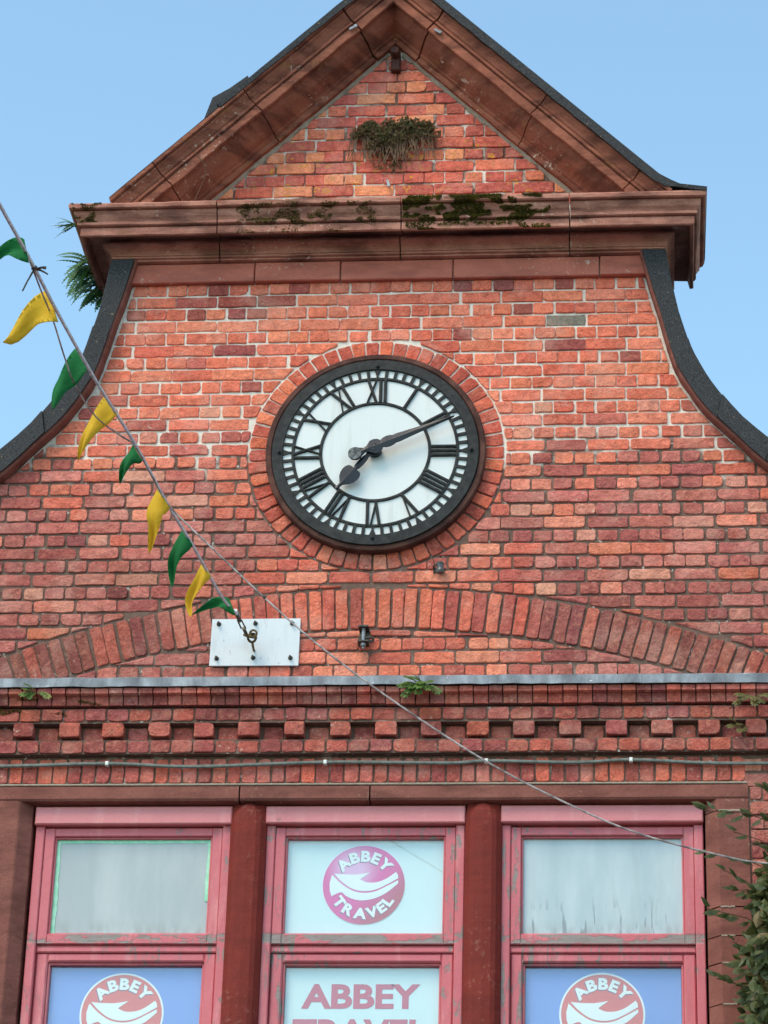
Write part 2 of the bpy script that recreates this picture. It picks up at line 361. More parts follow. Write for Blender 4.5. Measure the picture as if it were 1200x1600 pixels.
# ---- mortar core of the wall
wall = MB()
upper = [(X0+1.475, 1.47), (X0+1.475, 1.3)] + [(X0+x+.05, z) for x, z in INNER[1:]] + [(X0+3.3, ZL), (X0-3.3, ZL)] + [(X0-x-.05, z) for x, z in reversed(INNER[1:])] + [(X0-1.475, 1.3), (X0-1.475, 1.47)]
wall.prism(list(reversed(upper)), .007, .5)
wall.prism([(-1.32, 1.471), (1.40, 1.471), (.04, 2.83)], .007, .5)
wall.box(-3.27, -WX, .0075, .5, ZLOW, ZL-.0005); wall.box(WX, 3.33, .0075, .5, ZLOW, ZL-.0005); wall.box(-3.27, 3.33, .0075, .5, .1-ZB, ZLOW-.0005)
# projecting beds behind the corbelled courses
wall.box(-3.2, 3.26, -.062, .01, -1.475, -1.34); wall.box(-3.2, 3.26, -.048, .01, -1.566, -1.484); wall.box(-3.2, 3.26, -.037, .01, -1.733, -1.655)
wall.build('wall', MORTAR, B)

# ---- bricks
LB = []      # polygon (x, z), front y, colour, group name
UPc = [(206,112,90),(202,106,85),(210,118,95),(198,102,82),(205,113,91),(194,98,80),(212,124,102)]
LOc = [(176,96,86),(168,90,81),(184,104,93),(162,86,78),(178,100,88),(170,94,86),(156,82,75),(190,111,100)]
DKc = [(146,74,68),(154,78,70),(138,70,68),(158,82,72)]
def brick_color(x, z, spec=None):
    if spec == 'arch':
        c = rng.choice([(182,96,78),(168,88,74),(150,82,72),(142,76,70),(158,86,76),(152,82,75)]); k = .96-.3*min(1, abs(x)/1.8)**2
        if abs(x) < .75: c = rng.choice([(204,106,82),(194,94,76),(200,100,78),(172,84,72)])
    elif spec == 'cor': c = rng.choice([(164,84,74),(150,76,68),(174,92,80),(140,72,66),(158,80,76),(176,88,72)]); k = .94
    elif spec == 'sold': c = rng.choice([(178,92,80),(166,82,72),(188,102,88),(156,76,68),(196,96,76)]); k = .97
    elif spec == 'ring': c = rng.choice([(204,102,76),(190,88,70),(210,114,86),(170,80,66),(182,86,70)]); k = .88 if z < -.2 else 1
    else:
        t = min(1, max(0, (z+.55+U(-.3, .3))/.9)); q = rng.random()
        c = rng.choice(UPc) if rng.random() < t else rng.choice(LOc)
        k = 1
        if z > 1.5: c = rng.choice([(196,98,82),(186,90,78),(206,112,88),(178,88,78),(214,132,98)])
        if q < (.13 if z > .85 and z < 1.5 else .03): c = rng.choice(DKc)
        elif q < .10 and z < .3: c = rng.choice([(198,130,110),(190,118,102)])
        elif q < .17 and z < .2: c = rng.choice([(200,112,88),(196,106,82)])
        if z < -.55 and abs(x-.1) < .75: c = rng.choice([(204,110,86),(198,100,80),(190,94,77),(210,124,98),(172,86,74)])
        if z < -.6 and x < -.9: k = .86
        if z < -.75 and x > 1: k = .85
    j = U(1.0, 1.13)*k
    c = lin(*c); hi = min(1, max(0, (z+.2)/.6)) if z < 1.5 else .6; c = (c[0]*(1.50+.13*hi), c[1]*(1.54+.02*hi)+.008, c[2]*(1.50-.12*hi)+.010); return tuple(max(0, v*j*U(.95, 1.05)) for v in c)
def clip(poly, px, pz, nx, nz):      # keep the side the normal points to
    out = []
    for i in range(len(poly)):
        a, b = poly[i], poly[(i+1) % len(poly)]
        da = (a[0]-px)*nx+(a[1]-pz)*nz; db = (b[0]-px)*nx+(b[1]-pz)*nz
        if da >= 0: out.append(a)
        if da*db < 0:
            t = da/(da-db); out.append((a[0]+(b[0]-a[0])*t, a[1]+(b[1]-a[1])*t))
    return out
def area(p): return abs(sum(p[i][0]*p[(i+1) % len(p)][1]-p[(i+1) % len(p)][0]*p[i][1] for i in range(len(p))))/2 if len(p) > 2 else 0
ACX, ACZ, AR1, AR0 = X0, -6.185, 5.40, 5.172
def outside(poly, cx, cz, r):
    mx = sum(p[0] for p in poly)/len(poly)-cx; mz = sum(p[1] for p in poly)/len(poly)-cz; L = math.hypot(mx, mz)
    if min(math.hypot(p[0]-cx, p[1]-cz) for p in poly) > r+.02 and L > r+.15: return poly
    return clip(poly, cx+mx/L*r, cz+mz/L*r, mx/L, mz/L)
def inside(poly, cx, cz, r):
    mx = sum(p[0] for p in poly)/len(poly)-cx; mz = sum(p[1] for p in poly)/len(poly)-cz; L = math.hypot(mx, mz)
    return clip(poly, cx+mx/L*r, cz+mz/L*r, -mx/L, -mz/L)
def field(poly, x, z, yf=0., spec=None, name='brick', col=None):
    if area(poly) < .0011: return
    LB.append((poly, yf+U(-.005, .002), col or brick_color(x, z, spec), name))
def row(z0, z1, stretch, xl, xr, cut, jz=.0092, jx=.0085, ph=0., name='brick', spec=None):
    pitch = .2286 if stretch else .1143
    x = xl-((xl-(ph if stretch else ph+.0572)) % pitch)
    while x < xr:
        a, b = x+U(-.006, .006), x+pitch+U(-.006, .006)
        jz2 = jz+U(-.002, .003); dz = U(-.0025, .0025)
        p = [(a+jx/2, z0+jz2/2+dz), (b-jx/2, z0+jz2/2+dz+U(-.002,.002)), (b-jx/2, z1-jz2/2+dz+U(-.002,.002)), (a+jx/2, z1-jz2/2+dz)]
        for q in cut(p):
            if len(q) > 2: field(q, (a+b)/2, (z0+z1)/2, spec=spec, name=name)
        x += pitch
C0, CP = 1.0332, .07776
def main_cut(p):
    zc = sum(q[1] for q in p)/4; xc = sum(q[0] for q in p)/4
    p = outside(p, 0, .022, .708)
    if len(p) < 3: return []
    for s in (-1, 1):
        if s*(xc-X0) > 0:
            e, sl_ = edge_at(zc); e -= .028; L = math.hypot(1, sl_)
            p = clip(p, X0+s*e, zc, -s/L, sl_/L)
            if len(p) < 3: return []
    if zc < -.6:
        d = math.hypot(xc-ACX, zc-ACZ)
        r = [outside(p, ACX, ACZ, AR1+.014)] if d > (AR0+AR1)/2 else []
        if d < AR1: r.append(inside(p, ACX, ACZ, AR0-.014))
        elif d < AR1+.05: pass
        return [q for q in r if len(q) > 2]
    return [p]
for i in range(31):
    zb = C0-i*CP
    if zb < -1.32: break
    row(zb, zb+CP, i % 2 == 1, -3.1, 3.1, main_cut, jz=.0104 if i < 11 else .0125, jx=.0085 if i < 11 else .0115, ph=-.002+U(-.012, .012))
def gable_cut(p):
    zc = sum(q[1] for q in p)/4
    for s in (-1, 1):
        p = clip(p, .04+s*(2.665-zc), zc, -s*.7071, -.7071)
        if len(p) < 3: return []
    return [p]
for k in range(14):
    zb = 1.594+k*.0777
    row(zb, zb+.0777, k % 2 == 1, -1.25, 1.3, gable_cut, jz=.009, jx=.009, ph=.05)
def low_cut(p):
    xc = sum(q[0] for q in p)/4; zc = sum(q[1] for q in p)/4
    s = 1 if xc > 0 else -1; lim = 1.925 if zc > -1.88 else 1.962
    if zc < ZLOW-.02: return [p]
    q = clip(p, s*lim, zc, s, 0); return [q] if len(q) > 2 else []
k = 0; zb = -1.832
while zb > .2-ZB:
    if zb > ZLOW-.1:
        row(zb, zb+CP, k % 2 == 1, -3.1, -1.6, low_cut, ph=.03); row(zb, zb+CP, k % 2 == 1, 1.6, 3.1, low_cut, ph=.03)
    else: row(zb, zb+CP, k % 2 == 1, -3.1, 3.1, low_cut)
    zb -= CP; k += 1

# ring of bricks round the clock
NR = 54
for i in range(NR):
    a0 = 2*math.pi*(i+.5)/NR; h = 2*math.pi/NR/2; r0, r1 = .588, .698+U(-.004, .003); gp = .0048
    P = []
    for r, s in ((r0, -1), (r1, -1), (r1, 1), (r0, 1)):
        a = a0+s*(h-gp/r); P.append((r*math.sin(a), .022+r*math.cos(a)))
    field(P, P[0][0], P[0][1], -.002, 'ring', 'clock_surround_brick')
# relieving arch
NA = 58
for i in range(NA):
    a0 = -.40+.80*(i+.5)/NA+U(-.0007, .0007); h = .40/NA; P = []
    for r, s in ((AR0+U(-.004,.006), -1), (AR1+U(-.006,.003), -1), (AR1+U(-.006,.003), 1), (AR0+U(-.004,.006), 1)):
        a = a0+s*(h-.0056/r); P.append((ACX+r*math.sin(a), ACZ+r*math.cos(a)))
    P = clip(P, 0, -1.31, 0, 1)
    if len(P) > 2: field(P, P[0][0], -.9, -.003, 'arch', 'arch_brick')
# brick on edge over the lintel
x = -3.1
while x < 3.1:
    p = .0765+U(-.004, .004)
    if -1.96 < x < 1.9: field([(x+.005, -1.881), (x+p-.005, -1.881+U(-.003,.003)), (x+p-.005, -1.748), (x+.005, -1.748)], x, -1.8, 0, 'sold', 'upright_brick')
    x += p
# corbelled header courses
def course(z0, z1, pitch, yf, name):
    x = -3.1
    while x < 3.1:
        p = pitch+U(-.005, .005); field([(x+.0045, z0+U(0,.004)), (x+p-.0045, z0+U(0,.004)), (x+p-.0045, z1+U(-.003,.002)), (x+.0045, z1+U(-.003,.002))], x, z0, yf+U(-.004,.004), 'cor', name); x += p
course(-1.557, -1.488, .1165, -.056, 'corbel_brick'); course(-1.731, -1.662, .1165, -.046, 'corbel_brick')
x = -1.793-.237*5
while x < 3.1:
    if abs(x) < 3.1:
        dw = .054+U(-.003, .003); xx = x+U(-.006, .006)
        field([(xx-dw, -1.643+U(-.003,.003)), (xx+dw, -1.643), (xx+dw, -1.567), (xx-dw, -1.567)], x, -1.6, -.060+U(-.006,.006), 'cor', 'dentil_brick')
        field([(x+.068, -1.652), (x+.170, -1.652), (x+.170, -1.575), (x+.068, -1.575)], x, -1.6, .0, 'cor', 'recessed_brick')
    x += .237

def brick_geo(poly, yf):
    if area(poly) == 0: return [], []
    n = len(poly); sgn = sum(poly[i][0]*poly[(i+1) % n][1]-poly[(i+1) % n][0]*poly[i][1] for i in range(n))
    if sgn < 0: poly = poly[::-1]
    O = []; soft = 1.7 if (poly[0][1] < .15 and n == 4) else 1.; chip = rng.randrange(n) if rng.random() < .13 else -1
    for i in range(n):
        a, b, c = Vector(poly[i-1]), Vector(poly[i]), Vector(poly[(i+1) % n])
        la, lc = (a-b).length, (c-b).length
        if min(la, lc) < .004: O.append(b); continue
        r = U(.003, .010)*soft if i != chip else U(.014, .036)
        ra, rc = min(r*U(.8, 1.3), la*.4), min(r*U(.8, 1.3), lc*.4); da, dc = (a-b)/la, (c-b)/lc
        O += [b+da*ra, b+(da*ra+dc*rc)*.28, b+dc*rc]
        if lc > .06:
            k = 3 if lc > .15 else 2
            for t in range(1, k): O.append(b+(c-b)*(t/k+U(-.06, .06))+Vector((U(-.0035, .0035), U(-.0035, .0035))))
    n = len(O); N = []
    for i in range(n):
        d = O[(i+1) % n]-O[i-1]; d = d.normalized() if d.length > 1e-6 else Vector((1, 0)); N.append(Vector((-d.y, d.x)))
    e = U(.002, .005); by = max(.012, yf+.05); vs = []
    for ring_, y in ((0, by), (0, yf+.003), (e, yf)):
        for p, q in zip(O, N): vs.append((p.x+q.x*ring_, y+(U(-.0012, .0012) if ring_ else 0), p.y+q.y*ring_))
    c = sum(O, Vector((0, 0)))/n; vs.append((c.x, yf+U(-.003, .001), c.y)); fs = []
    for k in (0, 1):
        for i in range(n): fs.append((k*n+i, k*n+(i+1) % n, (k+1)*n+(i+1) % n, (k+1)*n+i))
    fs += [(2*n+i, 2*n+(i+1) % n, 3*n) for i in range(n)]
    return vs, fs
def shows(p): return all(abs(q[0]) < 2.16 and -3.2 < q[1] < 2.75 for q in p)
order = sorted([i for i, t in enumerate(LB) if t[3] == 'brick' and shows(t[0]) and not (t[0][0][1] < -1.9)], key=lambda i: -area(LB[i][0]))
big = set(order[:300]); mass = MB()
for i, (poly, yf, col, name) in enumerate(LB):
    if not poly: continue
    cx_ = sum(p[0] for p in poly)/len(poly); cz_ = sum(p[1] for p in poly)/len(poly)
    if name == 'brick' and abs(cx_-.97) < .06 and abs(cz_-.844) < .03: col = lin(150, 142, 126)
    far = cz_ < -3.3
    if far:
        xs = [p[0] for p in poly]; zs = [p[1] for p in poly]; t = MB(); t.box(min(xs), max(xs), yf, .03, min(zs), max(zs), .004); mass.add(t.v, t.f, col); continue
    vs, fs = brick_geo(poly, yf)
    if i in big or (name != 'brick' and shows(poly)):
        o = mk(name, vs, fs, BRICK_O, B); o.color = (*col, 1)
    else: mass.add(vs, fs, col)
o = mass.build('brick_mass', BRICK_A, B); o['kind'] = 'stuff'

# moulded top course under the lead: a lip over a hollow
x = -3.1; mm = MB()
while x < 3.1:
    p = .0765+U(-.003, .003); a, b = x+.003, x+p-.003; y0 = U(-.003, .003)
    pr = [(.02, -1.392), (-.108+y0, -1.392), (-.110+y0, -1.421), (-.100+y0, -1.427), (-.084+y0, -1.432), (-.077+y0, -1.442), (-.074+y0, -1.476+U(0,.003)), (.02, -1.478)]
    t = MB(); t.loft([[(a, y, z) for y, z in pr], [(a+.004, y-.0015, z) for y, z in pr], [(b-.004, y-.0015, z) for y, z in pr], [(b, y, z) for y, z in pr]])
    c = brick_color(x, -1.45, 'cor')
    if abs(x) < 2.1: o = t.build('moulded_brick', BRICK_O, B); o.color = (*c, 1)
    else: mm.add(t.v, t.f, c)
    x += p
o = mm.build('moulded_brick_mass', BRICK_A, B); o['kind'] = 'stuff'

# lead flashing in lapped sheets
for a, b, dy in ((-3.1, -.19, 0), (-.22, 1.42, .006), (1.38, 3.1, .0)):
    st = []; nn = int((b-a)/.05)
    for i in range(nn+1):
        x = a+(b-a)*i/nn; q = .004*n3(x*3, 1, 0)+.003*n3(x*11, 2, 0); t = .004*n3(x*6, 5, 0)
        pr = [(.0, -1.290), (-.006, -1.287+t), (-.115-dy+q, -1.337+t), (-.122-dy+q, -1.342+t), (-.124-dy+q, -1.389+t+.004*n3(x*16, 9, 0)), (-.119-dy+q, -1.389+t), (-.112-dy, -1.35), (.0, -1.31)]
        st.append([(x, y, z) for y, z in pr])
    t = MB(); t.loft(st); t.build('lead_flashing', LEAD, B)

# ---- stone cornice: profiles as (projection, height)
def worn(p, z, x, amp=.0035, s=0): return p+1.2*amp*n3(x*5+s, z*40, s)+.9*amp*n3(x*19, z*60, s+3)-.012*max(0, n3(x*13+s*3, z*18, s+9)-.42)*4*(amp/.0035), z+amp*.7*n3(x*6, p*40, s+7)
def corn(prof, name, mat, joints, base, yb, amp=.0035, rag=True):
    """stones of a cornice; the end stones turn the corner and run back"""
    js = [None]+joints+[None]; d = .0035
    for k in range(len(js)-1):
        st = []
        def station(x, ly=None, side=0, yy=None, pj=0):
            r = []
            for i, (p, z) in enumerate(prof):
                p2, z2 = worn(p, z, x+(yy or 0)*2, amp, k)
                if p < 0: p2, z2 = p, z
                if side == 0: r.append((x, -p2, z2))
                elif yy is None: r.append((X0+side*(base+p2), -p2, z2))
                else: r.append((X0+side*(base+p2), yy+(pj*n3(i*1.7, k, 3) if rag else 0), z2))
            return r
        xa = js[k]; xb = js[k+1]
        if xa is None: st += [station(X0-base, side=-1, yy=y, pj=.05 if y > .3 else 0) for y in (yb, yb-.12, .2, .08)]+[station(X0-base, side=-1)]
        x1 = (xa+d) if xa is not None else X0-base+.04; x2 = (xb-d) if xb is not None else X0+base-.04
        nn = max(2, int((x2-x1)/.045))
        st += [station(x1+(x2-x1)*i/nn) for i in range(nn+1)]
        if xb is None: st += [station(X0+base, side=1)]+[station(X0+base, side=1, yy=y, pj=.05 if y > .3 else 0) for y in (.08, .2, yb-.12, yb)]
        t = MB(); t.loft(st); t.build(name, mat, B)
P1 = [(-.1, 1.50), (.0, 1.50), (.285, 1.480), (.298, 1.476), (.301, 1.466), (.299, 1.446), (.290, 1.441), (.272, 1.443), (.274, 1.432), (.270, 1.418), (.262, 1.404), (.252, 1.392), (.246, 1.381), (.251, 1.376), (.251, 1.361), (.244, 1.357), (.226, 1.355), (.236, 1.347), (.236, 1.303), (.230, 1.298), (.216, 1.300), (.213, 1.312), (.205, 1.352), (.095, 1.352), (-.1, 1.352)]
P2 = [(-.1, 1.350), (.092, 1.350), (.096, 1.322), (.126, 1.319), (.128, 1.308), (.122, 1.300), (.102, 1.292), (.088, 1.281), (.080, 1.268), (.078, 1.258), (.072, 1.2565), (.076, 1.253), (.076, 1.243), (.060, 1.240), (.063, 1.236), (.063, 1.229), (.050, 1.227), (-.1, 1.227)]
corn(P1, 'cornice_stone', STONE, [-.91, .121, 1.056], 1.477, .47)
corn(P2, 'bed_moulding_stone', STONE, [-.912, .106, 1.052], 1.477, .50, .002)
fj = [X0-1.50, -.715, -.231, .401, 1.217, X0+1.50]
for a, b in zip(fj, fj[1:]):
    t = MB(); q = U(-.003, .003); t.box(a+.003, b-.003, -.036+q, .02, 1.106+U(-.002,.002), 1.2255, .005); t.build('frieze_stone', STONE_RED, B)

# ---- raking cornice
AX, AZ = .04, 2.70
PR = [(.10, -.012), (-.040, -.010), (-.046, .004), (-.048, .024), (-.054, .028), (-.066, .036), (-.068, .044), (-.085, .054), (-.112, .068), (-.145, .090), (-.176, .118), (-.198, .146), (-.206, .150), (-.222, .150), (-.224, .140), (-.234, .142), (-.237, .149), (-.237, .212), (-.222, .216), (-.248, .224), (-.249, .243), (-.236, .248), (-.246, .262), (-.254, .280), (-.266, .302), (-.280, .320), (-.282, .328), (-.270, .334), (-.300, .340), (-.303, .366), (.10, .372)]
def rake_station(s, t, k=0):
    r = []
    for y, v in PR:
        q = v*.70711; x = AX+s*(t*.70711+q*.70711); z = AZ-t*.70711+q*.70711
        if t <= 0: x, z = AX, AZ+v
        a = .006 if y < 0 else 0
        r.append((x, y+a*n3(t*5+s*3, v*30, 2)+.5*a*n3(t*20, v*50, s), max(z+a*n3(t*6, v*40, 5+s), 1.452)))
    return r
def rake(s, t0, t1):
    nn = max(2, int((t1-t0)/.045)); t = MB(); t.loft([rake_station(s, t0+(t1-t0)*i/nn) for i in range(nn+1)]); t.build('raking_cornice_stone', STONE_RAKE, B)
t = MB(); t.loft([rake_station(-1, a) for a in (.155, .10, .05)]+[rake_station(1, 0)]+[rake_station(1, a) for a in (.05, .12, .175)]); t.build('apex_stone', STONE_RAKE, B)
rake(-1, .166, .93); rake(-1, .937, 1.62); rake(-1, 1.627, 1.95)
rake(1, .187, 1.02); rake(1, 1.027, 1.75); rake(1, 1.757, 1.98)
# cement fillet where the brick meets the rake
for s in (-1, 1):
    st = []
    for i in range(40):
        u = .05+1.36*i/39; x = AX+s*u*.9; z = AZ-.012-u*.9; wd = .013+.014*n3(i*.7, s, 4)
        st.append([(x, .01, z+.02), (x, -.018, z+.012), (x-s*wd*.6, -.004, z-wd), (x-s*wd, .012, z-wd*1.5)])
    t = MB(); t.loft(st); t.build('mortar_fillet', CEMENT, B)

# ---- roof felt over the pediment
def felt(path, name, yf, yb, thick, apron):
    st = []
    for i, (x, z, nx, nz) in enumerate(path):
        w1 = .004*n3(i*1.3, 2, 1); ap = apron(i/(len(path)-1))+.007*n3(i*.9, 7, 3)
        st.append([(x+nx*thick, yb, z+nz*thick), (x+nx*thick, yf+.01, z+nz*thick), (x+nx*(thick-.008), yf+w1-.004, z+nz*(thick-.008)), (x-nx*ap, yf+w1, z-nz*ap), (x-nx*ap, yf+w1+.008, z-nz*ap), (x-nx*.002, yf+.012, z-nz*.002), (x-nx*.002, yb, z-nz*.002)])
    t = MB(); t.loft(st); t.build(name, FELT, B)
top = AZ+.374
def sl(s, u): return (AX+s*u, top-u, s*.70711, .70711)
felt([(AX, top, 0, 1)]+[sl(1, u) for u in [.06*i for i in range(1, 26)]]+[(1.605, 1.532, .6, .8), (1.66, 1.502, .35, .94), (1.74, 1.488, .15, .99), (1.812, 1.478, .1, 1)], 'roof_felt', -.309, .46, .020, lambda t: .036 if t < .93 else .010)
felt([sl(-1, u) for u in [.97-.06*i for i in range(16)]]+[(AX-.004, top, 0, 1)], 'roof_felt', -.309, .46, .022, lambda t: .010+.022*t)
felt([sl(-1, 1.53-.06*i) for i in range(10)], 'torn_felt_edge', -.296, .30, .008, lambda t: .004)
t = MB(); q = [sl(-1, u) for u in (1.06, .98, .90, .80)]; h = [.0, .075, .052, .038]
t2 = MB(); t2.prism([(q[0][0], q[0][1]+.006), (q[1][0]-.035, q[1][1]+.085), (q[2][0]-.02, q[2][1]+.066), (q[3][0]-.02, q[3][1]+.05), (q[3][0], q[3][1]+.01)], -.28, .40); t2.build('curled_felt_edge', FELT, B)

# ---- curved parapet copings
JT = {1: [1.226, .98, .635, .24, -.035, -.33], -1: [1.226, .79, .50, .20, -.10, -.35]}
def par(C, f):
    i = min(int(f), len(C)-2); t = f-i; return (C[i][0]+(C[i+1][0]-C[i][0])*t, C[i][1]+(C[i+1][1]-C[i][1])*t)
def f_of(z):     # parameter where the mean of the two curves passes height z
    best = min(range(0, 1700), key=lambda k: abs((par(INNER, k/100)[1]+par(OUTER, k/100)[1])/2-z)); return best/100
SMI = [tuple(p) for p in crom([(a, b, 0) for a, b in INNER], 4)]; SMO = [tuple(p) for p in crom([(a, b, 0) for a, b in OUTER], 4)]
for s in (-1, 1):
    fz = [f_of(z)*4 for z in JT[s]]+[17*4]
    for a, b in zip(fz, fz[1:]):
        st = []; nn = max(3, int((b-a)/2))
        for i in range(nn+1):
            f = a+.06+(b-a-.12)*i/nn; j = min(int(f), len(SMI)-2); t_ = f-j
            p = [SMI[j][k]+(SMI[j+1][k]-SMI[j][k])*t_ for k in (0, 1)]; q = [SMO[j][k]+(SMO[j+1][k]-SMO[j][k])*t_ for k in (0, 1)]
            w_ = .003*n3(f*.8, s, 1); lap = .016*(1-i/nn)
            p[0] -= w_; q[0] += .003*n3(f*.7, s, 5)
            st.append([(X0+s*p[0], -.084-lap, p[1]), (X0+s*(q[0]-.006), -.084-lap, q[1]-.003), (X0+s*q[0], -.078-lap, q[1]), (X0+s*q[0], .46, q[1]), (X0+s*p[0], .46, p[1]), (X0+s*p[0], -.078, p[1])])
        t = MB(); t.loft(st); t.build('coping_slab', FELT, B)
    st = []
    for f in range(3, len(SMI)):
        p = SMI[f]; w_ = .012+.004*n3(f*.5, s, 8)
        j = min(f, len(SMI)-2); dx, dz = SMI[j+1][0]-SMI[j][0], SMI[j+1][1]-SMI[j][1]; L = math.hypot(dx, dz); nx, nz = dz/L, -dx/L
        a = (p[0]-.001*nx, p[1]); c = (p[0]+nx*w_, p[1]+nz*w_)
        st.append([(X0+s*p[0]-s*.0, -.074, p[1]+.0), (X0+s*c[0], -.062, c[1]), (X0+s*c[0], .02, c[1]), (X0+s*(p[0]+.004), .02, p[1]+.0)])
    t = MB(); t.loft(st); t.build('coping_soffit_board', STONE_PAINT, B)

# ---- lintel, jambs and mullions
for a, b in ((-1.952, -.655), (-.647, .02), (.028, 1.952)):
    st = []; nn = int((b-a)/.06)
    for i in range(nn+1):
        x = a+(b-a)*i/nn; q = .003*n3(x*4, 1, 1)
        st.append([(x, .2, -1.896), (x, .004+q, -1.897), (x, -.004+q, -1.903), (x, -.004+q, -1.966+q), (x, .004, -1.977+q), (x, .075, -1.984), (x, .2, -1.984)])
    t = MB(); t.loft(st); t.build('lintel_stone', STONE_PAINT, B)
t = MB(); t.box(-1.95, 1.95, -.006, .02, -1.8955, -1.8845, .003); t.build('mortar_bead', CEMENT, B)
for s in (-1, 1):
    zz = [-1.974, -2.04, -2.55, -2.70, -2.84, -3.05, -3.4, -4.0, -4.5] if s > 0 else [-1.974, -3.3, -4.5]
    for i, (a, b) in enumerate(zip(zz, zz[1:])):
        ox = 1.952
        pass
        t = MB(); e = .002*(i % 2); g_ = .003
        sec = [(s*ox, .2), (s*ox, -.002-e), (s*(1.80), -.002-e), (s*1.792, .002-e), (s*1.735, .062-e), (s*1.732, .2)]
        t.loft([[(x, y, a-g_) for x, y in sec], [(x, y, b+g_) for x, y in sec]]); t.build('jamb_stone', STONE_PAINT, B)
        if s > 0 and i < 6:
            t = MB(); x_ = 1.797+U(.07, .12); st = [[(1.80+(x_-1.80)*q/6, y, b+zz_+.004*n3(q*.9, i, 2)) for y, zz_ in ((.01, -.006), (-.006, -.004), (-.006, .004), (.01, .006))] for q in range(7)]; t.loft(st); t.build('joint_mortar', CEMENT, B)
for c in (-.603, .607):
    st = []
    for z, k in ((ZLOW, 1), (-3.8, 1), (-3.1, 1), (-2.4, 1), (-2.12, 1), (-2.07, .98), (-2.03, .88), (-2.005, .72), (-1.99, .55), (-1.983, .40)):
        w_ = .094*(1 if k > .9 else .75+.25*k); f = .015+.035*(1-k)
        sec = [(-w_, .2), (-w_, .075), (-w_*.98, .055), (-.068*k, f+.008), (-.045*k, f-.004), (0, f-.008), (.045*k, f-.004), (.068*k, f+.008), (w_*.98, .055), (w_, .075), (w_, .2)]
        st.append([(c+x, y, z) for x, y in sec])
    t = MB(); t.loft(st); t.build('mullion', MULL, B)

# ---- windows
def frame(mb, x0, x1, z0, z1, wl, wr, wb, wt, y0, y1, bev=.004):
    mb.box(x0, x0+wl, y0, y1, z0, z1, bev); mb.box(x1-wr, x1, y0, y1, z0, z1, bev)
    mb.box(x0+wl, x1-wr, y0+.0015, y1, z0, z0+wb, bev); mb.box(x0+wl, x1-wr, y0+.0015, y1, z1-wt, z1, bev)
def window(c, film, kind):
    t = MB()   # fixed casing
    t.box(c-.512, c-.465, .078, .22, ZLOW, -2.085, .005); t.box(c+.465, c+.512, .078, .22, ZLOW, -2.085, .005)
    t.box(c-.465, c+.465, .115, .22, -2.10, -2.0); t.box(c-.465, c+.465, .100, .22, -2.758, -2.728, .006); t.box(c-.465, c+.465, .112, .215, -2.728, -2.718)
    win = t.build('window', PINK_WORN, B)
    t = MB(); t.box(c-.515, c+.513, .045+U(-.002,.002), .12, -2.084+U(-.003,.003), -1.990, .006); t.build('head_board', PINK, win)
    t = MB(); frame(t, c-.464, c+.464, -2.716, -2.094, .052, .052, .052, .044, .088, .145); frame(t, c-.412, c+.412, -2.664, -2.138, .010, .010, .010, .010, .104, .140, .003); t.build('upper_sash', PINK_WORN, win)
    t = MB(); frame(t, c-.462, c+.462, ZLOW+.03, -2.760, .060, .060, .08, .044, .108, .20, .008); frame(t, c-.402, c+.402, ZLOW+.11, -2.804, .012, .012, .012, .012, .128, .195, .003); t.build('lower_sash', PINK_DEEP, win)
    t = MB(); t.box(c-.404, c+.404, .124, .128, -2.656, -2.146); t.build('pane', film or GLASS, win)
    t = MB(); t.box(c-.392, c+.392, .150, .154, ZLOW+.12, -2.815); t.build('pane', GLASS, win)
    t = MB(); t.box(c-.47, c+.47, .225, .235, ZLOW, -2.1); t.build('dark_room_sheet', DARK, win)  # near-black sheet: the unlit room behind the panes, its darkness painted on
    return win
wL = window(-1.204, FILM, 'L'); wC = window(0, None, 'C'); wR = window(1.211, FILM_D, 'R')
t = MB(); t.box(-1.95, 1.95, -.05, .2, ZLOW-.16, ZLOW-.001, .01); t.build('window_sill', STONE_PAINT, B)
# masking tape round the left pane
def ragged(mb, x0, z0, x1, z1, wd, y):
    n = 16; d = Vector((x1-x0, z1-z0)); L = d.length; d /= L; nv = Vector((-d.y, d.x)); A = []
    for i in range(n+1):
        p = Vector((x0, z0))+d*L*i/n; A.append((p, wd*(1+.35*n3(i*.9, x0*9, z0*9))))
    st = [[(p.x, y, p.y), (p.x+nv.x*w_, y, p.y+nv.y*w_), (p.x+nv.x*w_, y+.0012, p.y+nv.y*w_), (p.x, y+.0012, p.y)] for p, w_ in A]
    mb.loft(st)
cL = -1.204
for k, a in enumerate(((cL+.402, -2.148, cL-.402, -2.148, .019), (cL-.402, -2.150, cL-.402, -2.655, .022), (cL+.402, -2.48, cL+.402, -2.150, .017))):
    t = MB(); ragged(t, *a, .1222-.0016*k); t.build('masking_tape', TAPE, wL)

# ---- body of the building behind the front
t = MB(); t.box(-3.27, 3.33, .5005, 9, .1-ZB, -.55); t.prism([(-3.4, -.549), (3.46, -.549), (.03, .7)], .9, 9.2); t.build('rear_block', plain('slate_and_render', (70, 72, 78), .85, 0, (86, 86, 92), 3), B)

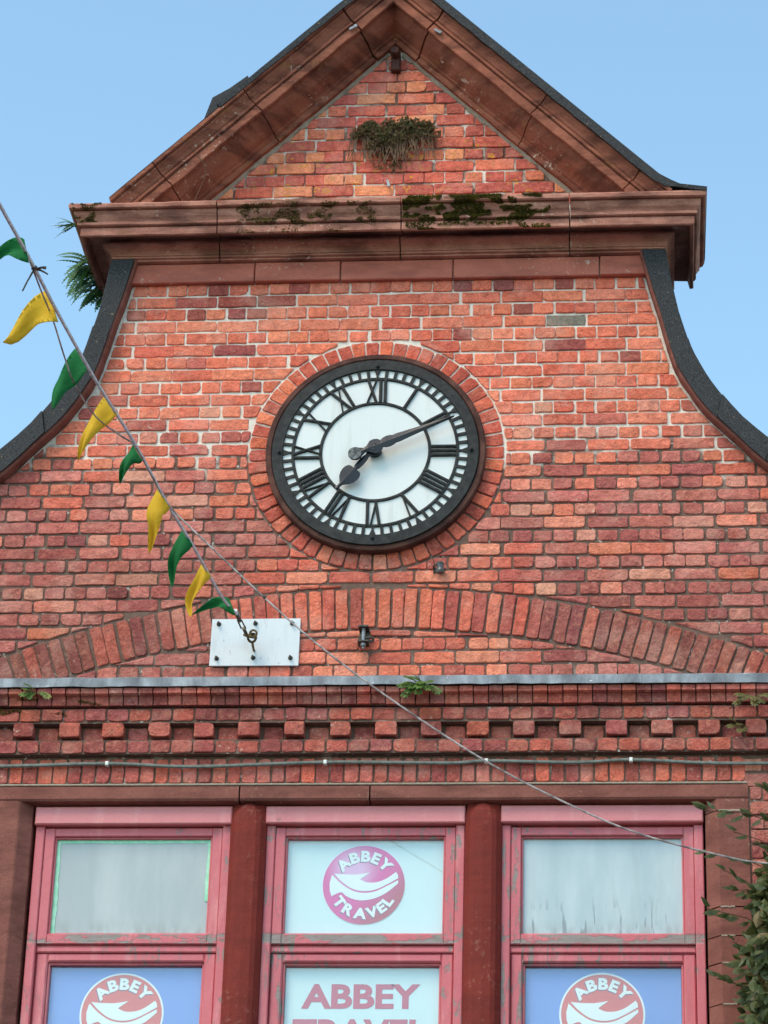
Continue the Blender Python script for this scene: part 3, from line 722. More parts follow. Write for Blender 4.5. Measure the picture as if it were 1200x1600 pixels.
# ================================================================== the clock
K = empty('wall_clock', (0, -.04, -.57)); tag(K, 'large round white dial clock with black Roman numerals, set in the brick wall', 'clock')
CZ = .0
def cyl_ring(name, mat, prof, cz=.012, n=96, parent=K):
    t = MB(); t.loft([[(r*math.sin(a), y, cz+r*math.cos(a)) for r, y in prof] for a in [2*math.pi*i/n for i in range(n)]], True); return t.build(name, mat, parent)
cyl_ring('bezel', BEZEL, [(.599, .02), (.599, -.050), (.593, -.056), (.570, -.058), (.564, -.052), (.560, -.04), (.560, .02)])
YD = -.056
t = MB(); t.loft([[(r*math.sin(a), y, .004+r*math.cos(a)) for r, y in ((.001, YD), (.30, YD-.001), (.545, YD), (.545, .0), (.001, .0))] for a in [2*math.pi*i/96 for i in range(96)]], True); t.build('dial', DIAL, K)
Zc = .004; YI = -.066
def ann(name, r0, r1, y=YI, th=.012):
    return cyl_ring(name, IRON, [(r0, y+th), (r0, y+.003), (r0+.003, y), (r1-.003, y), (r1, y+.003), (r1, y+th)], Zc)
ann('outer_ring', .502, .563, -.070, .03); ann('minute_ring', .439, .456); ann('inner_ring', .288, .305)
for i in range(60):
    a = 2*math.pi*i/60; w_ = .0082 if i % 5 else .010; d = Vector((math.sin(a), math.cos(a))); q = Vector((d.y, -d.x)); t = MB()
    if i % 5: P = [d*.449-q*w_, d*.449+q*w_, d*.511+q*w_*1.1, d*.511-q*w_*1.1]
    else: P = [d*.449-q*w_*.6, d*.449+q*w_*.6, d*.470+q*w_*.6, d*.511+q*.022, d*.511-q*.022, d*.470-q*w_*.6]
    t.prism([(p.x, Zc+p.y) for p in P], YI+.001, YI+.013); t.build('minute_mark', IRON, K)
def numeral(txt, hour):
    t = MB(); wd = {'I': .026, 'V': .062, 'X': .066}; L = [wd[c] for c in txt]; k = min(1, .155/sum(L)); x = -sum(L)*k/2
    a = 2*math.pi*hour/12; d = Vector((math.sin(a), math.cos(a))); q = Vector((d.y, -d.x)); r0, r1 = .298, .447; lay = [0]
    def bar(xa, ra, xb, rb, w_):
        lay[0] += .0006; y = YI-.0006-lay[0]
        P = [d*ra+q*(xa-w_), d*ra+q*(xa+w_), d*rb+q*(xb+w_), d*rb+q*(xb-w_)]
        t.prism([(p.x, Zc+p.y) for p in P], y, YI+.012)
        w2 = w_*.45      # raised spine of the casting
        P = [d*(ra+.008)+q*(xa-w2), d*(ra+.008)+q*(xa+w2), d*(rb-.008)+q*(xb+w2), d*(rb-.008)+q*(xb-w2)]; t.prism([(p.x, Zc+p.y) for p in P], y-.004, y+.002)
    for c, l in zip(txt, L):
        l *= k; m_ = x+l/2
        if c == 'I': bar(m_, r0, m_, r1, .0085)
        if c == 'V': bar(m_+.002, r0, x+.008, r1, .0085); bar(m_-.002, r0, x+l-.006, r1, .0048)
        if c == 'X': bar(x+l-.008, r0, x+.008, r1, .0085); bar(x+.008, r0, x+l-.008, r1, .0048)
        x += l
    t.build('numeral', IRON, K)
for h_, s_ in enumerate('XII I II III IIII V VI VII VIII IX X XI'.split()): numeral(s_, h_)
for a in (0, 90, 180, 270):
    t = MB(); t.lathe((.522*math.sin(R_(a)), -.072, Zc+.522*math.cos(R_(a))), (0, -1, 0), [(.011, 0), (.011, .006), (.006, .007), (.006, .014), (.001, .015)], 8); t.build('bolt', IRON, K)
def hand(name, ang, outline, y0, y1, mat=HAND):
    a = R_(ang); d = Vector((math.sin(a), math.cos(a))); q = Vector((d.y, -d.x)); Pp = outline+[(-w_, r) for w_, r in reversed(outline) if abs(w_) > 1e-6]
    n = len(Pp); vs = []
    for y, s_ in ((y1, 1), (y0+.004, 1)):
        vs += [(d.x*r+q.x*w_, y, Zc+d.y*r+q.y*w_) for w_, r in Pp]
    k = len(outline); sp = []
    for w_, r in outline: sp.append((d.x*r, y0, Zc+d.y*r))
    vs += sp; fs = [tuple(range(n))]+[(i, n+i, n+(i+1) % n, (i+1) % n) for i in range(n)]
    for i in range(k-1):
        fs.append((n+i, n+i+1, 2*n+i+1, 2*n+i))
    idx = lambda i: (n-1-(i-(1 if abs(outline[0][0]) < 1e-6 else 0))) if abs(outline[i][0]) > 1e-6 else i
    for i in range(k-1): fs.append((n+idx(i+1), n+idx(i), 2*n+i, 2*n+i+1))
    return mk(name, vs, fs, mat, K)
def arcp(c, r, a0, a1, n, rc): return [(c+r*math.sin(R_(a0+(a1-a0)*i/n)), rc+r*math.cos(R_(a0+(a1-a0)*i/n))) for i in range(n+1)]
hand('minute_hand', 67.3, [(0, -.150)]+[(.040*math.sin(R_(t_)), -.110-.040*math.cos(R_(t_))) for t_ in (40, 80, 115, 140)]+[(.014, -.055), (.02, -.036), (.040, -.012), (.043, .012), (.034, .034), (.022, .044), (.030, .06), (.0335, .082), (.030, .104), (.0245, .118), (.0255, .128), (.026, .14), (.0235, .17), (.019, .23), (.014, .30), (.0105, .37), (.0075, .42), (.004, .462), (0, .468)], -.128, -.118)
t = MB(); t.lathe((-.104, -.1285, Zc-.0435), (0, -1, 0), [(.036, 0), (.036, .003), (.001, .0035)], 18); t.build('counterweight_plate', HANDBACK, K)
hand('hour_hand', 219.5, [(0, -.045), (.026, -.036), (.040, -.01), (.038, .02), (.022, .044), (.012, .055), (.017, .085), (.019, .11), (.016, .14), (.011, .158), (.010, .166), (.022, .164), (.033, .160), (.043, .166), (.051, .182), (.053, .202), (.048, .226), (.036, .248), (.02, .264), (.0105, .275), (.008, .292), (.0145, .305), (0, .318)], -.108, -.098)
t = MB(); t.lathe((0, YD, Zc), (0, -1, 0), [(.036, 0), (.036, .04), (.040, .042), (.040, .058), (.030, .063), (.001, .064)], 20); t.build('hub', HAND, K)
for a, r in ((20, .018), (200, .018), (247, -.0)):
    t = MB(); t.lathe((r*math.sin(R_(a)), -.1272, Zc+r*math.cos(R_(a))), (0, -1, 0), [(.0045, 0), (.0045, .002), (.001, .003)], 8); t.build('rivet', STEEL, K)

# ================================================================== lettering helpers
def text_geo(body, size, off=0.):
    cu = bpy.data.curves.new('txt', 'FONT'); cu.body = body; cu.size = size; cu.offset = off; cu.align_x = 'CENTER'; cu.resolution_u = 4
    ob = bpy.data.objects.new('txt', cu); COL.objects.link(ob); bpy.context.view_layer.update()
    me = ob.evaluated_get(bpy.context.evaluated_depsgraph_get()).to_mesh()
    vs = [(v.co.x, v.co.y) for v in me.vertices]; fs = [tuple(p.vertices) for p in me.polygons]
    ob.to_mesh_clear(); bpy.data.objects.remove(ob); bpy.data.curves.remove(cu); return vs, fs
def thick_flat(mb, vs, fs, y, th=.0012):
    n = len(vs); V = [(x, y, z) for x, z in vs]+[(x, y+th, z) for x, z in vs]; F = [tuple(f) for f in fs]+[tuple(i+n for i in reversed(f)) for f in fs]
    mb.add(V, F)
GL = {}
def glyph(c):
    if c not in GL:
        v, f = text_geo(c, 1.0, .048); xs = [p[0] for p in v]; zs = [p[1] for p in v]
        cx_ = (min(xs)+max(xs))/2; GL[c] = ([(p[0]-cx_, p[1]-min(zs)) for p in v], f, max(xs)-min(xs), max(zs)-min(zs))
    return GL[c]
def arc_text(mb, body, cx, cz, r, ang0, ang1, h, y, out=True, dx=0, dz=0):
    ws = [glyph(c)[2]/glyph(c)[3]-(.16 if c in 'YV' else .08 if c == 'A' else 0) for c in body]; gap = .10; tot = sum(ws)+gap*(len(body)-1); u = 0
    for c, w_ in zip(body, ws):
        f = (u+w_/2)/tot; u += w_+gap; a = R_(ang0+(ang1-ang0)*f); v, fs, gw, gh = glyph(c); k = h/gh
        if out: e_r = (math.cos(a), -math.sin(a)); e_u = (math.sin(a), math.cos(a)); r_ = r
        else: e_r = (-math.cos(a), math.sin(a)); e_u = (-math.sin(a), -math.cos(a)); r_ = r+h
        o_ = (cx+math.sin(a)*r_+dx, cz+math.cos(a)*r_+dz)
        thick_flat(mb, [(o_[0]+e_r[0]*p[0]*k*1.12+e_u[0]*p[1]*k, o_[1]+e_r[1]*p[0]*k*1.12+e_u[1]*p[1]*k) for p in v], fs, y)
def disc(cx, cz, r, y, th=.001, n=56):
    t = MB(); t.prism([(cx+r*math.sin(2*math.pi*i/n), cz+r*math.cos(2*math.pi*i/n)) for i in range(n)], y, y+th); return t
def logo(sign, cx, cz, r, y, discmat, travel, rim):
    if rim: disc(cx, cz, r, y).build('logo_rim', LETP, sign); r2 = r*.955
    else: disc(cx, cz, r*1.012, y).build('logo_rim', LETP, sign); r2 = r
    disc(cx, cz, r2, y-.0012).build('logo_disc', discmat, sign); s = r/.213
    # two swooping bands, points in units of the 0.213 m disc
    def band(pts): return [(cx+a*s, cz+b*s) for a, b in pts]
    def curve(P, k=8): return [(p.x, p.y) for p in crom([(a, b, 0) for a, b in P], k)]
    top_low = curve([(-.155, .060), (-.115, .018), (-.06, -.020), (.0, -.034), (.06, -.026), (.12, .002), (.178, .036)])
    top_up = curve([(.166, .070), (.12, .036), (.08, .018), (.04, .012), (.01, .016), (-.02, .030)])
    up = [(-.158, .062), (-.10, .057), (-.04, .056), (.0, .062), (.032, .068), (.005, .048), (-.02, .030)]
    polyU = top_low+[(.176, .055)]+top_up[:-1]+list(reversed(up))
    low_u = curve([(-.166, .055), (-.118, .008), (-.06, -.030), (.0, -.043), (.06, -.035), (.12, -.006), (.178, .026)])
    low_l = curve([(.178, .008), (.12, -.042), (.06, -.072), (.0, -.084), (-.05, -.078), (-.09, -.060), (-.118, -.040), (-.166, -.062)])
    polyL = low_u+low_l+[(-.176, -.03), (-.178, .01)]
    for P in (polyU, polyL):
        Q = band(P); tri = tessellate_polygon([[Vector((a, b, 0)) for a, b in Q]]); t = MB(); thick_flat(t, Q, [tuple(q) for q in tri], y-.0024, .0008); t.build('logo_swoosh', LETP, sign)
    t = MB(); arc_text(t, 'ABBEY', cx, cz, r*.585, -57, 57, r*.285, y-.0030); t.build('lettering', LETP, sign)
    t = MB(); arc_text(t, 'ABBEY', cx, cz, r*.585, -57, 57, r*.285, y-.0020, True, -.004*s, -.005*s); t.build('lettering_edge', SHADP, sign)
    if travel:
        t = MB(); arc_text(t, 'TRAVEL', cx, cz, r*.585, 243, 117, r*.275, y-.0030, False); t.build('lettering', LETP, sign)
        t = MB(); arc_text(t, 'TRAVEL', cx, cz, r*.585, 243, 117, r*.275, y-.0020, False, -.004*s, -.005*s); t.build('lettering_edge', SHADP, sign)
def sign_board(name, label, cx, x0, x1, z0, z1, y, mat):
    s_ = empty(name, (cx, y, z0)); tag(s_, label, 'sign', 'printed signs behind the window glass')
    t = MB(); t.box(x0, x1, y, y+.004, z0, z1); t.build('backing_sheet', mat, s_); return s_
s1 = sign_board('window_sign', 'white sign with round magenta logo in the small upper pane of the middle window', 0, -.403, .403, -2.656, -2.146, .140, WHITEP)
logo(s1, -.006, -2.387, .2105, .1385, MAGENTA, True, False)
s2 = sign_board('window_sign', 'white sign with large rose-red lettering in the lower pane of the middle window', 0, -.388, .388, ZLOW+.15, -2.819, .166, WHITEP)
for body, z in (('ABBEY', -3.030), ('TRAVEL', -3.212)):
    v, f = text_geo(body, 1.0, .034); xs = [p[0] for p in v]; zs = [p[1] for p in v]; kz = .128/(max(zs)-min(zs)); W_ = .60 if body == 'ABBEY' else .68; kx = W_/(max(xs)-min(xs)); mx_ = (max(xs)+min(xs))/2
    t = MB(); thick_flat(t, [((p[0]-mx_)*kx-.006, z+(p[1]-min(zs))*kz) for p in v], f, .1645); t.build('lettering', TEXTP, s2)
s3 = sign_board('window_sign', 'blue sign with round salmon logo in the lower pane of the left window', -1.204, -1.592, -.816, ZLOW+.15, -2.819, .166, BLUEP)
logo(s3, -1.217, -3.062, .215, .1645, REDP, True, True)
s4 = sign_board('window_sign', 'blue sign with round salmon logo in the lower pane of the right window', 1.211, .823, 1.599, ZLOW+.15, -2.819, .166, BLUEP)
logo(s4, 1.205, -3.055, .214, .1645, REDP, True, True)

# ================================================================== fittings on the wall
A = empty('anchor_plate', (-.608, -.01, -1.231)); tag(A, 'pale metal plate bolted to the brick arch, holding the bunting rope', 'plate')
t = MB(); P = [(-.8445, -1.230), (-.373, -1.232), (-.371, -.962), (-.842, -.963)]; t.prism(P, -.020, -.008); t.build('plate', PLATE, A)
for x, z in ((-.805, -.992), (-.610, -.990), (-.414, -.992), (-.807, -1.190), (-.613, -1.188), (-.416, -1.190)):
    t = MB(); t.lathe((x, -.020, z), (0, -1, 0), [(.013, 0), (.013, .003), (.0095, .0035), (.0095, .012), (.0055, .0125), (.0055, .030), (.001, .031)], 8); t.build('bolt', STEEL, A)
t = MB(); t.tube([(-.610, -.018, -1.148), (-.611, -.06, -1.142), (-.613, -.085, -1.125)], .0065)
t.tube([(-.613+.022*math.sin(a), -.098+.006*math.cos(a*2), -1.105+.024*math.cos(a)) for a in [2*math.pi*i/16 for i in range(17)]], .007, 8); t.build('eye_bolt', BRASS, A)
t = MB(); t.tube([(-.625+.030*math.sin(a), -.105+.02*math.cos(a), -1.100+.014*math.cos(a+.6)) for a in [2*math.pi*i/16 for i in range(17)]], .0065, 8); t.tube([(-.606+.018*math.sin(a), -.11, -1.088+.020*math.cos(a)) for a in [2*math.pi*i/14 for i in range(15)]], .006, 8); t.build('shackle', BRASS, A)

ROPEP = crom([(-.668, -.32, -1.071), (-.728, -.5, -1.044), (-.818, -.95, -.967), (-.897, -1.27, -.902), (-.992, -1.75, -.81), (-1.097, -2.25, -.743), (-1.174, -2.8, -.705), (-1.214, -3.3, -.705), (-1.236, -3.8, -.752), (-1.28, -4.6, -.80), (-1.5, -8, -.70), (-2.2, -13, -.1), (-3.2, -18, .8)], 8)
G = empty('bunting', (-.9, -1.3, -1.3)); tag(G, 'string of green and yellow pennants running from the metal plate into the sky', 'bunting')
t = MB(); t.tube(ROPEP, .0088, 6); t.build('rope', ROPE, G)
t = MB(); t.tube([(-.640, -.135, -1.100), (-.648, -.19, -1.092)], .010, 6); t.tube([(-.648-.012, -.19, -1.092), (-.660-.010, -.27, -1.080)], .0045, 6); t.tube([(-.648+.012, -.19, -1.092), (-.660+.010, -.27, -1.080)], .0045, 6); t.tube([(-.658, -.26, -1.082), (-.668, -.32, -1.071)], .011, 6); t.build('turnbuckle', STEEL, G)
t = MB(); t.tube([(-.664, -.29, -1.070), (-.674, -.34, -1.058)], .012, 6); t.build('rope_clamp', PLATE, G)
FL = [('g', [(-1.225,-3.36,-.655),(-1.198,-3.22,-.765)], [(-1.29,-.70)], (-1.42,-.74), -3.36), ('y', [(-1.216,-.615),(-1.165,-.765)], [(-1.30,-.735)], (-1.404,-.871), -2.85),
      ('g', [(-1.176,-.628),(-1.124,-.738)], [(-1.205,-.76),(-1.248,-.83)], (-1.262,-.952), -2.35), ('y', [(-1.092,-.690),(-1.040,-.785)], [(-1.122,-.80),(-1.165,-.89)], (-1.207,-1.020), -2.0),
      ('g', [(-1.020,-.757),(-.975,-.832)], [(-1.04,-.84)], (-1.082,-.938), -1.62), ('y', [(-.934,-.848),(-.881,-.941)], [(-.944,-.965),(-.948,-1.05)], (-.970,-1.173), -1.33),
      ('g', [(-.854,-.906),(-.811,-.985)], [(-.872,-1.02),(-.905,-1.10)], (-.900,-1.212), -1.0), ('y', [(-.793,-.963),(-.753,-1.028)], [(-.805,-1.06),(-.858,-1.16)], (-.839,-1.262), -.72),
      ('g', [(-.694,-1.032),(-.662,-1.104)], [(-.74,-1.035),(-.80,-1.045)], (-.890,-1.116), -.40)]
for c, hoist, mids, tip, yy in FL:
    h0, h1 = [(p[0], p[-1]) for p in hoist]; w0 = math.hypot(h1[0]-h0[0], h1[1]-h0[1])
    mid = ((h0[0]+h1[0])/2, (h0[1]+h1[1])/2); cl = crom([(mid[0], yy, mid[1])]+[(p[0], yy, p[1]) for p in mids]+[(tip[0], yy, tip[1])], 5); n = len(cl); st = []
    hx, hz = (h0[0]-h1[0])/w0, (h0[1]-h1[1])/w0
    for i, p in enumerate(cl):
        f = i/(n-1); d = (cl[min(i+1, n-1)]-cl[max(i-1, 0)]).normalized(); nx, nz = -d.z, d.x
        if nx*hx+nz*hz < 0: nx, nz = -nx, -nz
        k = min(1, f*2.2); nx, nz = hx+(nx-hx)*k, hz+(nz-hz)*k; L = math.hypot(nx, nz); nx /= L; nz /= L
        w_ = w0*.60*(1-f)**.78+.0015; wy = .035*math.sin(f*6+yy*3)*f+.02*f; QS = (-1, -.6, -.2, .2, .6, 1)
        cy = [(p.x+nx*w_*q_, yy+wy+.022*f**.5*math.sin(q_*3.1+f*5+yy*2)*min(1, w_/.02)+(.10*(w0*q_/2)*(1-f)), p.z+nz*w_*q_+.004*math.sin(f*11+q_*2+yy)) for q_ in QS]
        st.append(cy+[(a, b+.0008, e) for a, b, e in reversed(cy)])
    t = MB(); t.loft(st); o = t.build('pennant', GREEN if c == 'g' else YELLOW, G, True); o['label'] = 'green cloth pennant' if c == 'g' else 'yellow cloth pennant'
t = MB(); k_ = Vector((-1.207, -3.2, -.705))
for a, b, e in ((.05, .0, .0), (.058, -.02, -.015), (.06, 0, -.028), (-.02, 0, -.045), (-.045, .0, -.11), (.03, .02, .008)): t.tube([k_, k_+Vector((a*.6, b, e*.6+.006)), k_+Vector((a, b*2, e))], .004, 5)
t.lathe(k_+Vector((0, -.01, -.012)), (0, 0, 1), [(.003, 0), (.014, .006), (.014, .018), (.003, .024)], 8); t.build('knot', STEEL, G)

WR = crom([(-1.214, -3.27, -.71), (-1.216, -3.0, -.70), (-1.205, -2.78, -.715), (-1.195, -2.5, -.765), (-1.181, -2.3, -.795), (-1.126, -2.05, -.825), (-1.037, -1.85, -.825), (-.990, -1.74, -.822), (-.936, -1.5, -.873), (-.887, -1.27, -.912), (-.676, -1.22, -1.115), (-.227, -1.13, -1.525), (.181, -1.05, -1.831), (.674, -.95, -2.141), (1.1, -.85, -2.34), (1.404, -.78, -2.448), (1.768, -.7, -2.524), (2.013, -.62, -2.541), (2.5, -.5, -2.52)], 6)
W = empty('overhead_wire', (0, -1.1, -2.55)); tag(W, 'thin grey wire slanting down across the front from the bunting to the climbing shrub', 'wire')
t = MB(); t.tube(WR, [-0+.0042 if p.x < -.9 else .0048 for p in WR], 6); t.build('cable_strand', WIRE, W)
for p, r in ((Vector((-.905, -1.28, -.90)), .018), (Vector((-.409, -1.165, -1.362)), .012)):
    t = MB(); t.lathe(p, (.5, 0, -.6), [(.002, -.014), (r*.7, -.006), (r*.7, .006), (.002, .014)], 8); t.build('tie', STEEL, W)

CB = crom([(-3.1, -.02, -1.80), (-1.911, -.022, -1.792), (-1.349, -.022, -1.780), (-.902, -.022, -1.799), (-.21, -.022, -1.778), (.425, -.022, -1.785), (.622, -.022, -1.775), (1.081, -.022, -1.785), (1.362, -.022, -1.772), (1.733, -.022, -1.791), (2.056, -.022, -1.795), (3.1, -.022, -1.80)], 8)
c_ = empty('wall_cable', (0, -.02, -1.8)); tag(c_, 'thin grey cable clipped along the brickwork under the dentils', 'cable')
t = MB(); t.tube(CB, .0095, 8); t.build('sheath', CABLE, c_)
for x, z in ((-1.349, -1.780), (-.21, -1.778), (.622, -1.775), (1.362, -1.772)):
    t = MB(); t.box(x-.009, x+.009, -.034, .002, z-.012, z+.011, .004); t.build('cable_clip', CLIP, c_)

a_ = empty('iron_bracket', (.045, -.03, 2.505)); tag(a_, 'rusty iron bracket with round bolt head at the top of the gable', 'bracket')
t = MB(); t.box(.018, .070, -.045, .01, 2.505, 2.632, .006); t.build('bracket_plate', RUST, a_)
t = MB(); t.lathe((.042, -.045, 2.604), (0, -1, .12), [(.027, 0), (.027, .045), (.022, .052), (.001, .053)], 14); t.build('bolt_head', RUST, a_)

a_ = empty('bolt_bracket', (-.03, -.04, -1.14)); tag(a_, 'small grey metal shackle bracket under the crown of the brick arch', 'bracket')
t = MB(); t.box(-.058, -.004, -.075, .008, -1.036, -1.027); t.box(-.058, -.004, -.075, .008, -1.120, -1.112); t.box(-.058, -.004, -.002, .008, -1.111, -1.037); t.build('bracket_body', STEEL, a_)
t = MB(); t.lathe((-.031, -.052, -1.020), (0, 0, -1), [(.006, 0), (.013, .001), (.013, .012), (.010, .013), (.010, .105), (.015, .106), (.015, .120), (.008, .121), (.008, .135)], 10); t.build('bolt', plain('zinc', (150, 150, 150), .4, .6, (110, 108, 106), 30), a_)
t = MB(); t.tube([(-.025, -.05, -1.095), (.005, -.055, -1.088), (.022, -.05, -1.095), (.020, -.04, -1.105), (-.01, -.04, -1.110)], .0075, 8); t.build('shackle', STEEL, a_)
a_ = empty('cable_insulator', (.36, -.04, -.725)); tag(a_, 'small dark insulator fitting on the bricks just below the clock', 'insulator')
t = MB(); t.box(.325, .385, -.012, .006, -.700, -.668, .003); t.build('base', STEEL, a_)
t = MB(); t.lathe((.365, -.045, -.655), (0, 0, -1), [(.016, 0), (.022, .006), (.018, .02), (.018, .036), (.023, .05), (.020, .062), (.008, .064)], 14); t.build('insulator_body', plain('grey_porcelain', (64, 66, 68), .3, 0, (96, 98, 98), 12), a_)
t = MB(); t.tube([(.365, -.04, -.672), (.335, -.05, -.672), (.328, -.03, -.672), (.33, .0, -.672)], .006, 6); t.build('pin', STEEL, a_)
t = MB(); t.tube([(.335, -.035, -.660), (.325, -.05, -.635), (.318, -.05, -.612)], .0025, 5); t.build('loose_wire', STEEL, a_)
for i, (x, z, y, s, lb) in enumerate(((-.19, 2.66, -.25, .5, 'short aluminium tag on the left raking cornice near the apex'), (.30, 2.62, -.25, -.62, 'short aluminium tag on the right raking cornice near the apex'), (.02, 1.745, -.02, -1.35, 'short aluminium tag on the bricks above the cornice'))):
    d = Vector((math.cos(s), 0, math.sin(s))); p = Vector((x, y, z)); u_ = Vector((-d.z, 0, d.x))*.009; t = MB()
    L = .022; u_ = u_*.75; q = [p-d*L-u_, p+d*L-u_, p+d*L+u_, p-d*L+u_]; t.prism([(v.x, v.z) for v in q], y-.003, y+.004); q = [p+d*L*.5-u_*1.3, p+d*L*1.2-u_*1.3, p+d*L*1.2+u_*1.3, p+d*L*.5+u_*1.3]; t.prism([(v.x, v.z) for v in q], y-.008, y+.0035)
    tag(t.build('metal_tag', LEAD), lb, 'tag', 'aluminium tags on the gable')

# ================================================================== plants
def frond(mb, p, d, up_, L, wd, pairs, droop, fold=.2):
    """a fern frond: a thin rib with toothed leaflets on both sides"""
    p = Vector(p); d = Vector(d).normalized(); pts = []
    for i in range(pairs+1): pts.append(p.copy()); p = p+d*(L/pairs); d = (d+Vector((0, 0, -droop/pairs))).normalized()
    mb.tube([pts[0], pts[len(pts)//2], pts[-1]], [.0022, .0016, .0006], 4)
    for i in range(1, pairs+1):
        t_ = i/pairs; ax = (pts[i]-pts[i-1]).normalized(); sd_ = ax.cross(Vector(up_)).normalized(); nn = sd_.cross(ax)
        l = wd*math.sin(min(1, t_*1.6+.18)*math.pi*.5)*(1-t_**3*.85)
        for s in (-1, 1):
            a = pts[i]; tipv = a+sd_*s*l+ax*l*.30-nn*fold*l; h = L/pairs*.62
            mb.add([a-ax*h*.6, a+sd_*s*l*.5-ax*h+ax*l*.1-nn*fold*l*.3, tipv, a+sd_*s*l*.5+ax*h*.8+ax*l*.15-nn*fold*l*.3, a+ax*h*.6], [(0, 1, 2, 3, 4)])
def fern(name, label, base, fronds, mat, cat='fern', seed=1):
    r = random.Random(seed); e = empty(name, base); tag(e, label, cat, 'ferns growing from the masonry')
    for d, L, wd, droop in fronds:
        t = MB(); frond(t, (base[0]+r.uniform(-.01,.01), base[1]+r.uniform(-.01,.01), base[2]+r.uniform(-.01,.01)), d, (0, -.6, 1), L, wd, max(6, int(L/.016)), droop); t.build('frond', mat, e)
r = random.Random(3)
fr = []
for i in range(64):
    a = r.uniform(-1., .9); fr.append(((-1, r.uniform(-.8, .5), a), r.uniform(.08, .22), r.uniform(.018, .03), r.uniform(.2, 2.2)))
e = empty('fern', (-1.69, .12, 1.15)); tag(e, 'dense dark green fern hanging from the left end of the cornice', 'fern', 'ferns growing from the masonry')
for i, (d, L, wd, dr) in enumerate(fr):
    t = MB(); f = i/63; frond(t, (-1.70+.045*f+r.uniform(-.01,.02), .06+.38*f, 1.325-.03*f), d, (0, -.8, .6), L, wd, int(L/.018), dr); t.build('frond', FERN, e)
fr = []
for i in range(11): fr.append(((-1, r.uniform(-.9, .1), r.uniform(-.7, .6)), r.uniform(.08, .15), r.uniform(.022, .032), r.uniform(.2, 1.4)))
fr.append(((.9, -.6, .45), .10, .016, .2)); fr.append(((.7, -.7, .2), .08, .016, .4))
fern('fern', 'small light green fern on the upper left corner of the cornice', (-1.71, -.23, 1.375), fr, WEED, seed=5)
def weed(name, label, base, n, L, spread, seed, mat=None):
    r = random.Random(seed); e = empty(name, base); tag(e, label, 'weed', 'weeds rooted in the masonry joints')
    for i in range(n):
        a = r.uniform(-spread, spread); d = Vector((math.sin(a), -r.uniform(.4, 1.1), math.cos(a)*r.uniform(-.7, 1.1))).normalized(); l = L*r.uniform(.6, 1.1); t = MB(); p = Vector(base)+Vector((r.uniform(-.03,.03), 0, 0)); k = 6; pts = []
        for j in range(k): pts.append(p.copy()); p = p+d*l/k; d = (d+Vector((0, 0, -.22))).normalized()
        t.tube(pts, .0018, 4)
        for j in range(2, k+1):
            c = pts[min(j, k-1)]; ax = d; sd_ = ax.cross(Vector((0, -1, .4))).normalized(); w_ = l*.20*(1.1-.35*abs(j-4)/3)
            for s in (-1, 1):
                q = c+sd_*s*w_*.9+ax*w_*.6; m_ = (c+q)/2; sp_ = ax*w_*.42
                t.add([c, m_-sp_, q-sp_*.5, q+ax*w_*.25, m_+sp_+Vector((0, -.004, 0))], [(0, 1, 2, 3, 4)])
        q = pts[-1]; t.add([q, q+sd_*w_*.5+d*w_*.6, q+d*w_*1.3, q-sd_*w_*.5+d*w_*.6], [(0, 1, 2, 3)])
        t.build('leafy_stem', mat or WEED, e)
weed('weed', 'bushy light green weed on the lead flashing below the clock', (.282, -.125, -1.395), 22, .115, 1.6, 11)
weed('weed', 'small weed under the lead flashing at the far left', (-1.745, -.118, -1.42), 10, .095, 1.6, 12)
weed('weed', 'sprawling weed on the corbelled bricks at the far right', (1.985, -.09, -1.46), 9, .11, 1.7, 13, OLIVE)
weed('weed', 'small yellowish weed beside the last dentil at the right', (1.93, -.05, -1.60), 5, .09, 1.5, 14, OLIVE)

def tuft_mass(name, label, cat, pts, mat, size, kind='stuff', group=None, seed=1, per=5, norm=(0, -1, .3)):
    r = random.Random(seed); t = MB(); N = Vector(norm).normalized()
    for p, s in pts:
        p = Vector(p)
        for _ in range(per):
            d = (N+Vector((r.uniform(-.9, .9), r.uniform(-.6, .6), r.uniform(-.9, .9)))).normalized(); sd_ = d.cross(Vector((r.uniform(-1,1), r.uniform(-1,1), r.uniform(-1,1)))).normalized(); l = size*s*r.uniform(.5, 1.2)
            t.add([p-sd_*l*.3, p+sd_*l*.3, p+d*l*.6+sd_*l*.34, p+d*l, p+d*l*.6-sd_*l*.34], [(0, 1, 2, 3, 4)])
    o = t.build(name, mat); tag(o, label, cat, group, kind); return o
r = random.Random(21)
def prof_at(u):      # point on the cornice face, u 0 at the lip .. 1 at the bottom of the fascia
    L = [(p, z) for p, z in P1[3:20]]; i = min(int(u*(len(L)-1)), len(L)-2); f = u*(len(L)-1)-i; return L[i][0]+(L[i+1][0]-L[i][0])*f, L[i][1]+(L[i+1][1]-L[i][1])*f
def moss_pts(xa, xb, n, thr, sd_, ulo=0, uhi=1):
    out = []
    while len(out) < n:
        x = r.uniform(xa, xb); u = r.uniform(ulo, uhi); p, z = prof_at(u); ed = min(1, (x-xa)/.03, (xb-x)/.45)-.5*u
        if n3(x*7, z*22, sd_)+.5*n3(x*22, z*50, sd_)+.25*ed > thr: out.append(((x, -p-.001, z), r.uniform(.6, 1.2)))
    return out
tuft_mass('moss', 'thick olive moss on the cornice right of its middle joint', 'moss', moss_pts(.13, .95, 8000, .10, 3), MOSS, .0085, seed=2, per=3)
tuft_mass('moss', 'thin strip of olive moss on the cornice left of its middle joint', 'moss', moss_pts(-.80, -.02, 3200, .16, 8, .1, 1), MOSS, .0065, seed=3, per=3)
tuft_mass('moss', 'patch of moss on the left end of the cornice above the fern', 'moss', moss_pts(-1.74, -1.50, 600, .22, 5, 0, .6), MOSS, .0065, seed=4, per=3)
mp = []
